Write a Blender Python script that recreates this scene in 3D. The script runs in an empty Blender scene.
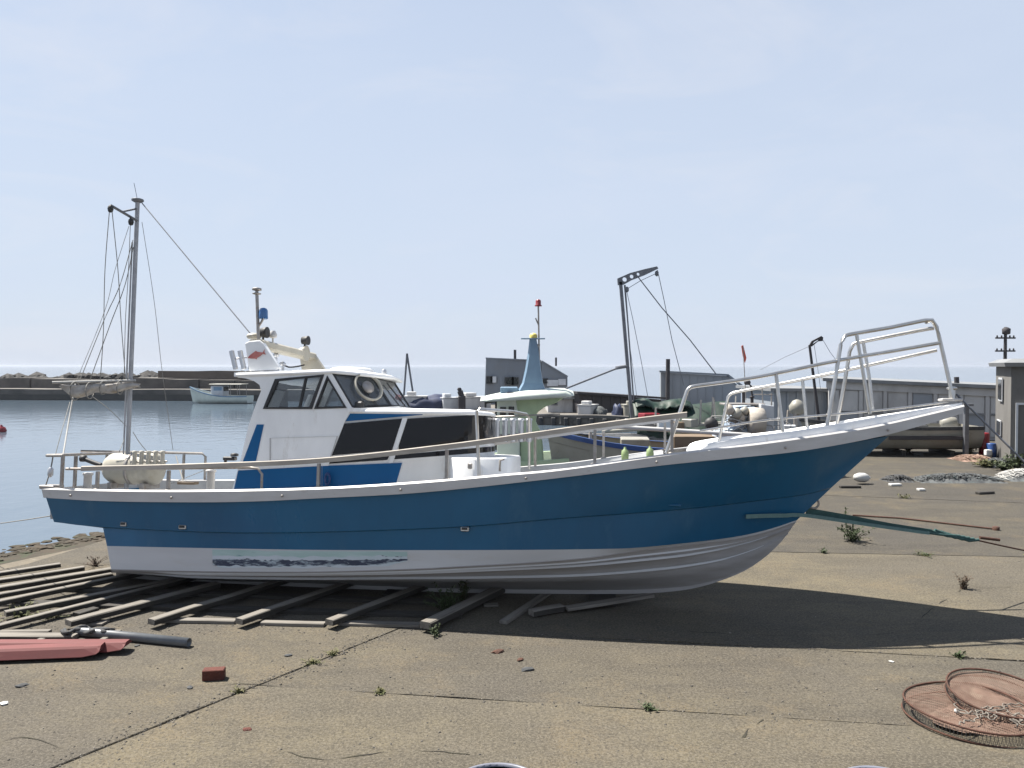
import bpy, bmesh, math, random
import numpy as np
from mathutils import Vector, Matrix, noise
from mathutils.geometry import tessellate_polygon

random.seed(7)
R = math.radians
sc = bpy.context.scene
col = sc.collection

# ------------------------------------------------------------------ camera
F = 788.0                      # focal length in pixels of a 1024 px wide frame
CAM = Vector((0, 0, 3.0))      # the photographer stands on something: eye 3 m above the apron
PITCH = math.atan((384 - 366) / F)
cam_d = bpy.data.cameras.new('camera')
cam_d.sensor_width = 36.0
cam_d.lens = F / 1024 * 36.0
cam_d.clip_start = 0.1
cam_d.clip_end = 60000
cam = bpy.data.objects.new('camera', cam_d)
cam.location = CAM
cam.rotation_euler = (R(90) - PITCH, 0, 0)
col.objects.link(cam)
sc.camera = cam
CR = Matrix.Rotation(R(90) - PITCH, 3, 'X')

# ------------------------------------------------------------------ sky and sun
SUN_TO = Vector((0.50, -0.28, -1.0)).normalized()     # travel direction of the light
elev = math.asin(-SUN_TO.z)
az = math.atan2(-SUN_TO.x, -SUN_TO.y)                  # clockwise from +Y
w = bpy.data.worlds.new('World')
sc.world = w
w.use_nodes = True
nt = w.node_tree
nt.nodes.clear()
out = nt.nodes.new('ShaderNodeOutputWorld')
bg = nt.nodes.new('ShaderNodeBackground')
sky = nt.nodes.new('ShaderNodeTexSky')
sky.sky_type = 'NISHITA'
sky.sun_disc = False
sky.sun_elevation = elev
sky.sun_rotation = az
sky.altitude = 0
sky.air_density = 1.25
sky.dust_density = 0.7
sky.ozone_density = 2.2
bg.inputs['Strength'].default_value = 0.05
# thin high cloud and drifting haze streaks
tc = nt.nodes.new('ShaderNodeTexCoord')
mp = nt.nodes.new('ShaderNodeMapping')
mp.inputs['Scale'].default_value = (1.2, 1.2, 5.0)
mp.inputs['Rotation'].default_value = (0.0, R(14), R(20))
nz = nt.nodes.new('ShaderNodeTexNoise')
nz.inputs['Scale'].default_value = 1.7
nz.inputs['Detail'].default_value = 7
nz.inputs['Distortion'].default_value = 0.4
rm = nt.nodes.new('ShaderNodeMapRange')
rm.inputs['From Min'].default_value = 0.52
rm.inputs['From Max'].default_value = 0.80
rm.inputs['To Min'].default_value = -0.03
rm.inputs['To Max'].default_value = 0.10
mx = nt.nodes.new('ShaderNodeMix')
mx.data_type = 'RGBA'
mx.inputs[7].default_value = (5.1, 5.75, 6.95, 1)
nt.links.new(tc.outputs['Generated'], mp.inputs['Vector'])
nt.links.new(mp.outputs['Vector'], nz.inputs['Vector'])
nt.links.new(nz.outputs['Fac'], rm.inputs['Value'])
# the haze is thick near the horizon and thins towards the zenith
sx = nt.nodes.new('ShaderNodeSeparateXYZ')
ab = nt.nodes.new('ShaderNodeMath'); ab.operation = 'ABSOLUTE'
pw = nt.nodes.new('ShaderNodeMath'); pw.operation = 'POWER'; pw.inputs[1].default_value = 2.0
ml = nt.nodes.new('ShaderNodeMath'); ml.operation = 'MULTIPLY_ADD'; ml.inputs[1].default_value = -0.80; ml.inputs[2].default_value = 0.92
av = nt.nodes.new('ShaderNodeMath'); av.operation = 'ADD'; av.use_clamp = True
nt.links.new(tc.outputs['Generated'], sx.inputs[0])
nt.links.new(sx.outputs['Z'], ab.inputs[0])
nt.links.new(ab.outputs[0], pw.inputs[0])
nt.links.new(pw.outputs[0], ml.inputs[0])
nt.links.new(ml.outputs[0], av.inputs[0])
nt.links.new(rm.outputs['Result'], av.inputs[1])
nt.links.new(av.outputs[0], mx.inputs[0])
nt.links.new(sky.outputs['Color'], mx.inputs[6])
# faint cirrus streaks and a paler bank of cloud
mp2 = nt.nodes.new('ShaderNodeMapping'); mp2.inputs['Scale'].default_value = (1.0, 1.0, 3.2); mp2.inputs['Rotation'].default_value = (R(8), R(-10), R(60)); mp2.inputs['Location'].default_value = (.35, .2, .1)
nc = nt.nodes.new('ShaderNodeTexNoise'); nc.inputs['Scale'].default_value = 2.6; nc.inputs['Detail'].default_value = 9; nc.inputs['Roughness'].default_value = .62; nc.inputs['Distortion'].default_value = .8
rc = nt.nodes.new('ShaderNodeMapRange'); rc.inputs['From Min'].default_value = .50; rc.inputs['From Max'].default_value = .78; rc.inputs['To Max'].default_value = .38
mc = nt.nodes.new('ShaderNodeMix'); mc.data_type = 'RGBA'; mc.inputs[7].default_value = (6.5, 6.5, 6.9, 1)
nt.links.new(tc.outputs['Generated'], mp2.inputs['Vector']); nt.links.new(mp2.outputs['Vector'], nc.inputs['Vector'])
nt.links.new(nc.outputs['Fac'], rc.inputs['Value']); nt.links.new(rc.outputs['Result'], mc.inputs[0])
nt.links.new(mx.outputs[2], mc.inputs[6])
nt.links.new(mc.outputs[2], bg.inputs['Color'])
nt.links.new(bg.outputs['Background'], out.inputs['Surface'])

sun_d = bpy.data.lights.new('sun', 'SUN')
sun_d.energy = 5.0
sun_d.angle = R(0.55)
sun_d.color = (1.0, 0.95, 0.87)
sun = bpy.data.objects.new('sun', sun_d)
sun.rotation_euler = SUN_TO.to_track_quat('-Z', 'Y').to_euler()
col.objects.link(sun)

sc.view_settings.view_transform = 'Standard'
sc.view_settings.look = 'None'
sc.view_settings.exposure = 1.38
sc.view_settings.gamma = 1.0
sc.view_settings.use_curve_mapping = False
sc.cycles.max_bounces = 6
sc.cycles.transparent_max_bounces = 12
sc.cycles.use_denoising = True

# ------------------------------------------------------------------ photo rays -> points in the place
def ray(px, py):
    return CR @ Vector(((px - 512) / F, (384 - py) / F, -1))
def at(px, py, Y):
    d = ray(px, py)
    return CAM + d * (Y / d.y)
def gp(px, py, z=0.0):
    d = ray(px, py)
    return CAM + d * ((z - CAM.z) / d.z)

# ------------------------------------------------------------------ materials
MATS = {}
DULL = {'timber', 'timber_pale', 'timber_dark', 'red_paint', 'brick_red', 'pipe_grey', 'strap_teal', 'strap_pale', 'rust', 'net_rust', 'net_grey', 'net_dark', 'leaf', 'leaf_dry', 'grass_dry', 'trap_cloth', 'shore_weed', 'hut_wall', 'joint_dirt', 'tarp_green', 'wood_new', 'sail_tan', 'rope_white', 'rope_grey', 'foam_white', 'hull_beige', 'deck_grey', 'steel', 'rub_white', 'mast_grey_', 'boat_white', 'mint_white', 'cream'}
DEEP = {'gel_white': .9, 'rub_white': .66, 'boat_white': .8, 'mint_white': .75, 'cream': .8, 'steel': .85, 'deck_grey': .75}
def pm(name, c1, c2=None, scale=4.0, rough=0.5, metal=0.0, bump=0.0, bscale=40.0, detail=6, lo=0.35, hi=0.65, c3=None, s3=1.0, lo3=.55, hi3=.7,
       coat=0.0, stretch=None, rvar=0.0, spec=None):
    if name in DULL:      # weathered, sun-bleached but dirty surfaces
        g_ = DEEP.get(name, .52)
        c1 = tuple(x * g_ for x in c1); c2 = c2 and tuple(x * g_ for x in c2); c3 = c3 and tuple(x * g_ for x in c3)
    m = bpy.data.materials.new(name)
    m.use_nodes = True
    n, l = m.node_tree.nodes, m.node_tree.links
    b = n['Principled BSDF']
    b.inputs['Roughness'].default_value = rough
    b.inputs['Metallic'].default_value = metal
    if coat: b.inputs['Coat Weight'].default_value = coat; b.inputs['Coat Roughness'].default_value = 0.08
    if spec is not None: b.inputs['Specular IOR Level'].default_value = spec
    t = n.new('ShaderNodeTexCoord')
    v = t.outputs['Object']
    if stretch:
        q = n.new('ShaderNodeMapping'); q.inputs['Scale'].default_value = stretch
        l.new(v, q.inputs['Vector']); v = q.outputs['Vector']
    if c2 is None: c2 = tuple(x * 0.82 for x in c1)
    z = n.new('ShaderNodeTexNoise'); z.inputs['Scale'].default_value = scale; z.inputs['Detail'].default_value = detail
    z.inputs['Roughness'].default_value = 0.62
    l.new(v, z.inputs['Vector'])
    g = n.new('ShaderNodeMapRange'); g.inputs['From Min'].default_value = lo; g.inputs['From Max'].default_value = hi
    l.new(z.outputs['Fac'], g.inputs['Value'])
    x = n.new('ShaderNodeMix'); x.data_type = 'RGBA'
    x.inputs[6].default_value = (*c1, 1); x.inputs[7].default_value = (*c2, 1)
    l.new(g.outputs['Result'], x.inputs[0])
    o = x.outputs[2]
    if c3 is not None:
        z3 = n.new('ShaderNodeTexNoise'); z3.inputs['Scale'].default_value = s3; z3.inputs['Detail'].default_value = 8
        z3.inputs['Roughness'].default_value = 0.7
        l.new(v, z3.inputs['Vector'])
        g3 = n.new('ShaderNodeMapRange'); g3.inputs['From Min'].default_value = lo3; g3.inputs['From Max'].default_value = hi3
        l.new(z3.outputs['Fac'], g3.inputs['Value'])
        x3 = n.new('ShaderNodeMix'); x3.data_type = 'RGBA'; x3.inputs[7].default_value = (*c3, 1)
        l.new(g3.outputs['Result'], x3.inputs[0]); l.new(o, x3.inputs[6]); o = x3.outputs[2]
    l.new(o, b.inputs['Base Color'])
    if rvar:
        gr = n.new('ShaderNodeMapRange'); gr.inputs['To Min'].default_value = rough - rvar; gr.inputs['To Max'].default_value = rough + rvar
        l.new(z.outputs['Fac'], gr.inputs['Value']); l.new(gr.outputs['Result'], b.inputs['Roughness'])
    if bump:
        zb = n.new('ShaderNodeTexNoise'); zb.inputs['Scale'].default_value = bscale; zb.inputs['Detail'].default_value = 5
        l.new(v, zb.inputs['Vector'])
        bb = n.new('ShaderNodeBump'); bb.inputs['Strength'].default_value = bump; bb.inputs['Distance'].default_value = 0.02
        l.new(zb.outputs['Fac'], bb.inputs['Height']); l.new(bb.outputs['Normal'], b.inputs['Normal'])
    MATS[name] = m
    return m

def glass(name, colr=(0.75, 0.8, 0.82), alpha=0.35, rough=0.03):
    """thin pane: mostly see-through with real reflections"""
    m = bpy.data.materials.new(name); m.use_nodes = True
    n, l = m.node_tree.nodes, m.node_tree.links
    n.remove(n['Principled BSDF'])
    tr = n.new('ShaderNodeBsdfTransparent'); tr.inputs['Color'].default_value = (*colr, 1)
    gl = n.new('ShaderNodeBsdfGlossy'); gl.inputs['Roughness'].default_value = rough
    df = n.new('ShaderNodeBsdfDiffuse'); df.inputs['Color'].default_value = (0.35, 0.38, 0.4, 1)
    fr = n.new('ShaderNodeFresnel'); fr.inputs['IOR'].default_value = 1.5
    m1 = n.new('ShaderNodeMixShader'); m1.inputs[0].default_value = alpha * 0.3
    m2 = n.new('ShaderNodeMixShader')
    l.new(tr.outputs[0], m1.inputs[1]); l.new(df.outputs[0], m1.inputs[2])
    l.new(fr.outputs[0], m2.inputs[0]); l.new(m1.outputs[0], m2.inputs[1]); l.new(gl.outputs[0], m2.inputs[2])
    l.new(m2.outputs[0], n['Material Output'].inputs['Surface'])
    MATS[name] = m
    return m

pm('hull_blue', (0.013, 0.105, 0.215), (0.010, 0.082, 0.172), scale=1.1, rough=0.30, rvar=0.10, c3=(0.045, 0.135, 0.23), s3=2.2, lo3=.54, hi3=.80, spec=.4, stretch=(1, 1, .35), bump=.02, bscale=3)
pm('panel_blue', (0.006, 0.10, 0.26), (0.006, 0.088, 0.23), scale=2, rough=0.42, spec=.2)
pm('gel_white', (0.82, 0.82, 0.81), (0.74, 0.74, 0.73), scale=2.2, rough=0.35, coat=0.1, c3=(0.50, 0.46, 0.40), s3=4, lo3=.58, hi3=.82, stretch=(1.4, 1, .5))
pm('rub_white', (0.70, 0.69, 0.68), (0.60, 0.58, 0.56), scale=3, rough=0.45, c3=(0.36, 0.31, 0.26), s3=9, lo3=.6, hi3=.8, stretch=(.5, 1, 2))
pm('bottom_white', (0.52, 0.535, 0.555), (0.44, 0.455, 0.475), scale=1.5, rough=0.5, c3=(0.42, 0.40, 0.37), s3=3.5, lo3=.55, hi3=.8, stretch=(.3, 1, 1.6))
pm('bottom_grey', (0.30, 0.29, 0.285), (0.22, 0.213, 0.207), scale=2.0, rough=0.6, c3=(0.24, 0.22, 0.2), s3=4, lo3=.5, hi3=.8, stretch=(.25, 1, 2))
pm('deck_grey', (0.52, 0.53, 0.54), (0.42, 0.43, 0.44), scale=4, rough=0.7, bump=.15)
pm('steel', (0.62, 0.61, 0.59), (0.50, 0.48, 0.45), scale=6, rough=0.28, metal=0.9, c3=(.33, .24, .17), s3=11, lo3=.62, hi3=.8)
pm('steel_dull', (0.36, 0.34, 0.32), (0.26, 0.24, 0.22), scale=8, rough=0.5, metal=0.6, c3=(.25, .15, .09), s3=14, lo3=.55, hi3=.75)
pm('alu', (0.55, 0.56, 0.58), (0.45, 0.46, 0.48), scale=5, rough=0.45, metal=0.7)
pm('old_wood_rail', (0.42, 0.38, 0.33), (0.30, 0.27, 0.23), scale=5, rough=0.75, stretch=(.4, 3, 3), bump=.2)
pm('mast_grey', (0.15, 0.155, 0.17), (0.11, 0.115, 0.13), scale=6, rough=0.5, metal=.3)
pm('black_rubber', (0.018, 0.018, 0.02), (0.03, 0.03, 0.03), scale=10, rough=0.6)
pm('black_acrylic', (0.004, 0.0045, 0.006), (0.007, 0.007, 0.009), scale=3, rough=0.10, spec=.3)
pm('rope_grey', (0.40, 0.39, 0.36), (0.3, 0.29, 0.27), scale=30, rough=0.9)
pm('rope_white', (0.7, 0.69, 0.66), (0.58, 0.57, 0.54), scale=20, rough=0.8)
pm('cream', (0.52, 0.49, 0.41), (0.42, 0.39, 0.32), scale=3, rough=0.5, c3=(.32, .27, .18), s3=6, lo3=.58, hi3=.8)
pm('sail_tan', (0.36, 0.32, 0.27), (0.22, 0.19, 0.16), scale=7, rough=0.9, bump=.4, bscale=9)
pm('beacon_blue', (0.02, 0.12, 0.32), (0.02, 0.10, 0.27), scale=6, rough=0.15, coat=.5)
pm('fish_red', (0.42, 0.10, 0.09), (0.5, 0.2, 0.16), scale=14, rough=0.4)
pm('scuff', (0.42, 0.50, 0.54), (0.50, 0.54, 0.60), scale=1.6, rough=0.6, c3=(0.012, 0.017, 0.04), s3=2.4, lo3=.60, hi3=.66, stretch=(1.0, 1, 5))
pm('scuff_dark', (0.022, 0.03, 0.06), (0.05, 0.065, 0.10), scale=5, rough=.7, c3=(0.36, 0.43, 0.48), s3=4.5, lo3=.49, hi3=.60, stretch=(1.0, 1, 4))
pm('scuff_mint', (0.30, 0.43, 0.42), (0.40, 0.52, 0.52), scale=2.5, rough=.6, c3=(.1, .2, .24), s3=4, lo3=.62, hi3=.68, stretch=(.6, 1, 4))
pm('timber', (0.32, 0.29, 0.25), (0.17, 0.155, 0.13), scale=3, rough=0.85, bump=.35, bscale=12, stretch=(.35, 5, 5), c3=(.12, .10, .08), s3=6, lo3=.56, hi3=.75)
pm('timber_pale', (0.36, 0.33, 0.285), (0.20, 0.18, 0.155), scale=3, rough=0.85, bump=.3, bscale=12, stretch=(.35, 5, 5), c3=(.2, .17, .14), s3=6, lo3=.6, hi3=.8)
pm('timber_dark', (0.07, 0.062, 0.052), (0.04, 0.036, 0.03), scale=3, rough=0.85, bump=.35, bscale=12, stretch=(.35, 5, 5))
pm('red_paint', (0.25, 0.05, 0.047), (0.19, 0.04, 0.038), scale=3, rough=0.75, c3=(.34, .13, .11), s3=5, lo3=.6, hi3=.8, stretch=(.4, 2, 2))
pm('brick_red', (0.17, 0.045, 0.028), (0.12, 0.033, 0.022), scale=14, rough=0.9, bump=.4, bscale=60)
pm('pipe_grey', (0.22, 0.235, 0.25), (0.16, 0.175, 0.19), scale=7, rough=0.4)
pm('strap_teal', (0.06, 0.16, 0.15), (0.045, 0.12, 0.115), scale=20, rough=0.8)
pm('strap_pale', (0.22, 0.38, 0.37), (0.17, 0.3, 0.3), scale=20, rough=0.8)
pm('rust', (0.14, 0.055, 0.03), (0.08, 0.035, 0.02), scale=20, rough=0.85, bump=.3)
pm('net_rust', (0.44, 0.30, 0.23), (0.32, 0.20, 0.15), scale=9, rough=0.95)
pm('net_grey', (0.17, 0.18, 0.18), (0.09, 0.095, 0.10), scale=12, rough=0.95, c3=(.20, .26, .26), s3=7, lo3=.55, hi3=.7)
pm('net_dark', (0.07, 0.075, 0.08), (0.12, 0.12, 0.12), scale=12, rough=0.95)
pm('tub_blue', (0.03, 0.035, 0.10), (0.025, 0.03, 0.08), scale=5, rough=.35)
pm('tub_rim', (0.17, 0.175, 0.21), (0.13, 0.135, 0.165), scale=5, rough=.4)
pm('leaf', (0.05, 0.085, 0.022), (0.075, 0.10, 0.03), scale=8, rough=.7)
pm('leaf_dry', (0.13, 0.085, 0.045), (0.09, 0.05, 0.03), scale=8, rough=.8)
pm('grass_dry', (0.22, 0.20, 0.08), (0.13, 0.15, 0.05), scale=5, rough=.8)
pm('wall_metal', (0.19, 0.215, 0.245), (0.165, 0.185, 0.215), scale=.4, rough=.6, c3=(.19, .2, .21), s3=.8, lo3=.5, hi3=.8)
pm('wall_metal_b', (0.25, 0.27, 0.295), (0.215, 0.235, 0.26), scale=.4, rough=.6)
pm('wall_dark', (0.028, 0.026, 0.03), (0.045, 0.04, 0.042), scale=1, rough=.8)
pm('wall_pale', (0.47, 0.465, 0.455), (0.38, 0.375, 0.37), scale=.7, rough=.7, c3=(.22, .215, .21), s3=.9, lo3=.5, hi3=.8, stretch=(1, 1, .4))
pm('roof_grey', (0.20, 0.205, 0.21), (0.14, 0.145, 0.15), scale=1, rough=.6)
pm('window_dark', (0.01, 0.012, 0.014), (0.02, 0.022, 0.025), scale=2, rough=.15)
pm('window_pale', (0.6, 0.62, 0.64), (0.5, 0.52, 0.54), scale=2, rough=.25)
pm('rock', (0.042, 0.039, 0.036), (0.024, 0.023, 0.022), scale=1.2, rough=.9, bump=.4)
pm('breakwater', (0.125, 0.113, 0.10), (0.065, 0.06, 0.055), scale=.35, rough=.9, c3=(.06, .057, .055), s3=.25, lo3=.5, hi3=.72)
pm('parapet', (0.12, 0.098, 0.08), (0.09, 0.075, 0.062), scale=.3, rough=.9)
pm('mint', (0.40, 0.50, 0.33), (0.34, 0.43, 0.28), scale=3, rough=.5, c3=(.3, .36, .25), s3=5, lo3=.6, hi3=.8)
pm('mint_white', (0.70, 0.75, 0.68), (0.6, 0.66, 0.6), scale=3, rough=.5)
pm('fin_blue', (0.16, 0.245, 0.33), (0.13, 0.20, 0.28), scale=3, rough=.45)
pm('tarp_green', (0.006, 0.048, 0.024), (0.003, 0.022, 0.012), scale=5, rough=.6, bump=.5, bscale=4, c3=(.10, .17, .12), s3=4, lo3=.68, hi3=.76)
pm('tarp_blue', (0.02, 0.03, 0.075), (0.014, 0.02, 0.05), scale=2, rough=.6, bump=.4, bscale=4)
pm('hull_beige', (0.50, 0.48, 0.41), (0.42, 0.40, 0.34), scale=2, rough=.5, c3=(.25, .2, .14), s3=4, lo3=.6, hi3=.8)
pm('stripe_blue', (0.015, 0.05, 0.18), (0.01, 0.04, 0.14), scale=2, rough=.4)
pm('boat_white', (0.62, 0.64, 0.66), (0.5, 0.52, 0.55), scale=2, rough=.5, c3=(.35, .33, .3), s3=5, lo3=.6, hi3=.8)
pm('wood_new', (0.30, 0.21, 0.125), (0.24, 0.165, 0.1), scale=3, rough=.6)
pm('red_plain', (0.22, 0.012, 0.02), (0.17, 0.01, 0.015), scale=3, rough=.35)
pm('flag_orange', (0.6, 0.12, 0.07), (0.5, 0.09, 0.06), scale=3, rough=.8)
pm('yellow', (0.6, 0.5, 0.12), (0.5, 0.42, 0.1), scale=3, rough=.5)
pm('lime', (0.20, 0.27, 0.12), (0.16, 0.22, 0.09), scale=3, rough=.5)
pm('foam_white', (0.78, 0.78, 0.76), (0.7, 0.7, 0.67), scale=5, rough=.6, c3=(.4, .36, .3), s3=6, lo3=.62, hi3=.8)
glass('pane', (0.80, 0.84, 0.87), .35)
glass('pane_sky_sheen', (0.72, 0.77, 0.8), 1.0)  # milky diffuse share imitates the sky reflected in the windscreen
glass('pane_dark', (0.18, 0.21, 0.24), .3)

# concrete: several sizes of variation, exposed aggregate, stains
def concrete(name, base, tint, seed):
    base = tuple(x * .425 for x in base); tint = tuple(x * .425 for x in tint)
    m = bpy.data.materials.new(name); m.use_nodes = True
    n, l = m.node_tree.nodes, m.node_tree.links
    b = n['Principled BSDF']; b.inputs['Roughness'].default_value = 0.92; b.inputs['Specular IOR Level'].default_value = .25
    t = n.new('ShaderNodeTexCoord')
    mp_ = n.new('ShaderNodeMapping'); mp_.inputs['Location'].default_value = (seed * 3.1, seed * 1.7, 0)
    l.new(t.outputs['Object'], mp_.inputs['Vector']); V = mp_.outputs['Vector']
    def nz(s, d=6, r=.6):
        z = n.new('ShaderNodeTexNoise'); z.inputs['Scale'].default_value = s; z.inputs['Detail'].default_value = d; z.inputs['Roughness'].default_value = r
        l.new(V, z.inputs['Vector']); return z.outputs['Fac']
    def rng(v, a, c, d=0.0, e=1.0):
        g = n.new('ShaderNodeMapRange'); g.inputs['From Min'].default_value = a; g.inputs['From Max'].default_value = c
        g.inputs['To Min'].default_value = d; g.inputs['To Max'].default_value = e; l.new(v, g.inputs['Value']); return g.outputs['Result']
    def mixc(f, A, B, blend='MIX'):
        x = n.new('ShaderNodeMix'); x.data_type = 'RGBA'; x.blend_type = blend
        l.new(f, x.inputs[0])
        if isinstance(A, tuple): x.inputs[6].default_value = (*A, 1)
        else: l.new(A, x.inputs[6])
        if isinstance(B, tuple): x.inputs[7].default_value = (*B, 1)
        else: l.new(B, x.inputs[7])
        return x.outputs[2]
    c = mixc(rng(nz(.4, 6, .65), .36, .62), base, tint)
    c = mixc(rng(nz(.28, 6, .65), .44, .60, 0, .9), c, tuple(min(1, x * k_) for x, k_ in zip(base, (1.30, 1.25, 1.05))))
    ms = n.new('ShaderNodeMapping'); ms.inputs['Scale'].default_value = (.35, 1.6, 1); l.new(V, ms.inputs['Vector'])
    zs_ = n.new('ShaderNodeTexNoise'); zs_.inputs['Scale'].default_value = 1.2; zs_.inputs['Detail'].default_value = 8; zs_.inputs['Roughness'].default_value = .68; l.new(ms.outputs[0], zs_.inputs['Vector'])
    c = mixc(rng(zs_.outputs['Fac'], .48, .64, 0, .85), c, tuple(x * .58 for x in base))
    c = mixc(rng(nz(1.3, 8, .72), .46, .70, 0, .85), c, tuple(x * .62 for x in base))
    c = mixc(rng(nz(.9, 8, .72), .52, .70, 0, .75), c, (.135, .105, .062))
    c = mixc(rng(nz(7, 6, .75), .46, .66, .0, .55), c, tuple(x * .66 for x in base))
    c = mixc(rng(nz(30, 4, .75), .46, .62, .0, .8), c, tuple(x * .52 for x in base))
    c = mixc(rng(nz(38, 4, .75), .46, .62, .0, .6), c, tuple(min(1, x * 1.6) for x in base))
    c = mixc(rng(nz(60, 3, .7), .52, .68, .0, .55), c, tuple(x * .38 for x in base))
    vo = n.new('ShaderNodeTexVoronoi'); vo.inputs['Scale'].default_value = 48; l.new(V, vo.inputs['Vector'])
    c = mixc(rng(vo.outputs['Distance'], .12, .24, .55, 0), c, (.18, .162, .135))
    c = mixc(rng(nz(4.5, 6, .75), .62, .70, 0, .6), c, (.035, .032, .028))
    l.new(c, b.inputs['Base Color'])
    ad = n.new('ShaderNodeMath'); ad.operation = 'ADD'; l.new(nz(38, 5, .7), ad.inputs[0]); l.new(nz(3, 5), ad.inputs[1])
    bb = n.new('ShaderNodeBump'); bb.inputs['Strength'].default_value = .55; bb.inputs['Distance'].default_value = .012
    l.new(ad.outputs[0], bb.inputs['Height']); l.new(bb.outputs['Normal'], b.inputs['Normal'])
    MATS[name] = m
concrete('concrete_a', (.185, .164, .130), (.140, .127, .106), 1)
concrete('concrete_b', (.212, .186, .142), (.160, .143, .114), 5)
concrete('concrete_c', (.190, .168, .134), (.138, .125, .106), 9)
concrete('concrete_far', (.142, .128, .107), (.105, .097, .083), 13)  # far slabs coloured darker to stand in for their backlit, grazing shading
pm('joint_dirt', (.035, .03, .025), (.06, .055, .03), scale=6, rough=1)

def water():
    m = bpy.data.materials.new('water'); m.use_nodes = True
    n, l = m.node_tree.nodes, m.node_tree.links
    b = n['Principled BSDF']
    b.inputs['Base Color'].default_value = (.07, .095, .122, 1); b.inputs['Roughness'].default_value = .10; b.inputs['IOR'].default_value = 1.33
    t = n.new('ShaderNodeTexCoord')
    mp_ = n.new('ShaderNodeMapping'); mp_.inputs['Scale'].default_value = (1, .8, 1); l.new(t.outputs['Object'], mp_.inputs['Vector'])
    z1 = n.new('ShaderNodeTexNoise'); z1.inputs['Scale'].default_value = 1.1; z1.inputs['Detail'].default_value = 5
    z2 = n.new('ShaderNodeTexNoise'); z2.inputs['Scale'].default_value = .12; z2.inputs['Detail'].default_value = 3
    l.new(mp_.outputs[0], z1.inputs['Vector']); l.new(mp_.outputs[0], z2.inputs['Vector'])
    ad = n.new('ShaderNodeMath'); ad.operation = 'MULTIPLY_ADD'; ad.inputs[1].default_value = 1.0
    l.new(z1.outputs['Fac'], ad.inputs[0]); l.new(z2.outputs['Fac'], ad.inputs[2])
    bb = n.new('ShaderNodeBump'); bb.inputs['Strength'].default_value = .35; bb.inputs['Distance'].default_value = .06
    l.new(ad.outputs[0], bb.inputs['Height']); l.new(bb.outputs['Normal'], b.inputs['Normal'])
    MATS['water'] = m
water()

# ------------------------------------------------------------------ mesh builder
def frame_of(d):
    d = d.normalized()
    up = Vector((0, 0, 1)) if abs(d.z) < .95 else Vector((0, 1, 0))
    s = d.cross(up).normalized()
    return s, s.cross(d).normalized()

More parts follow.
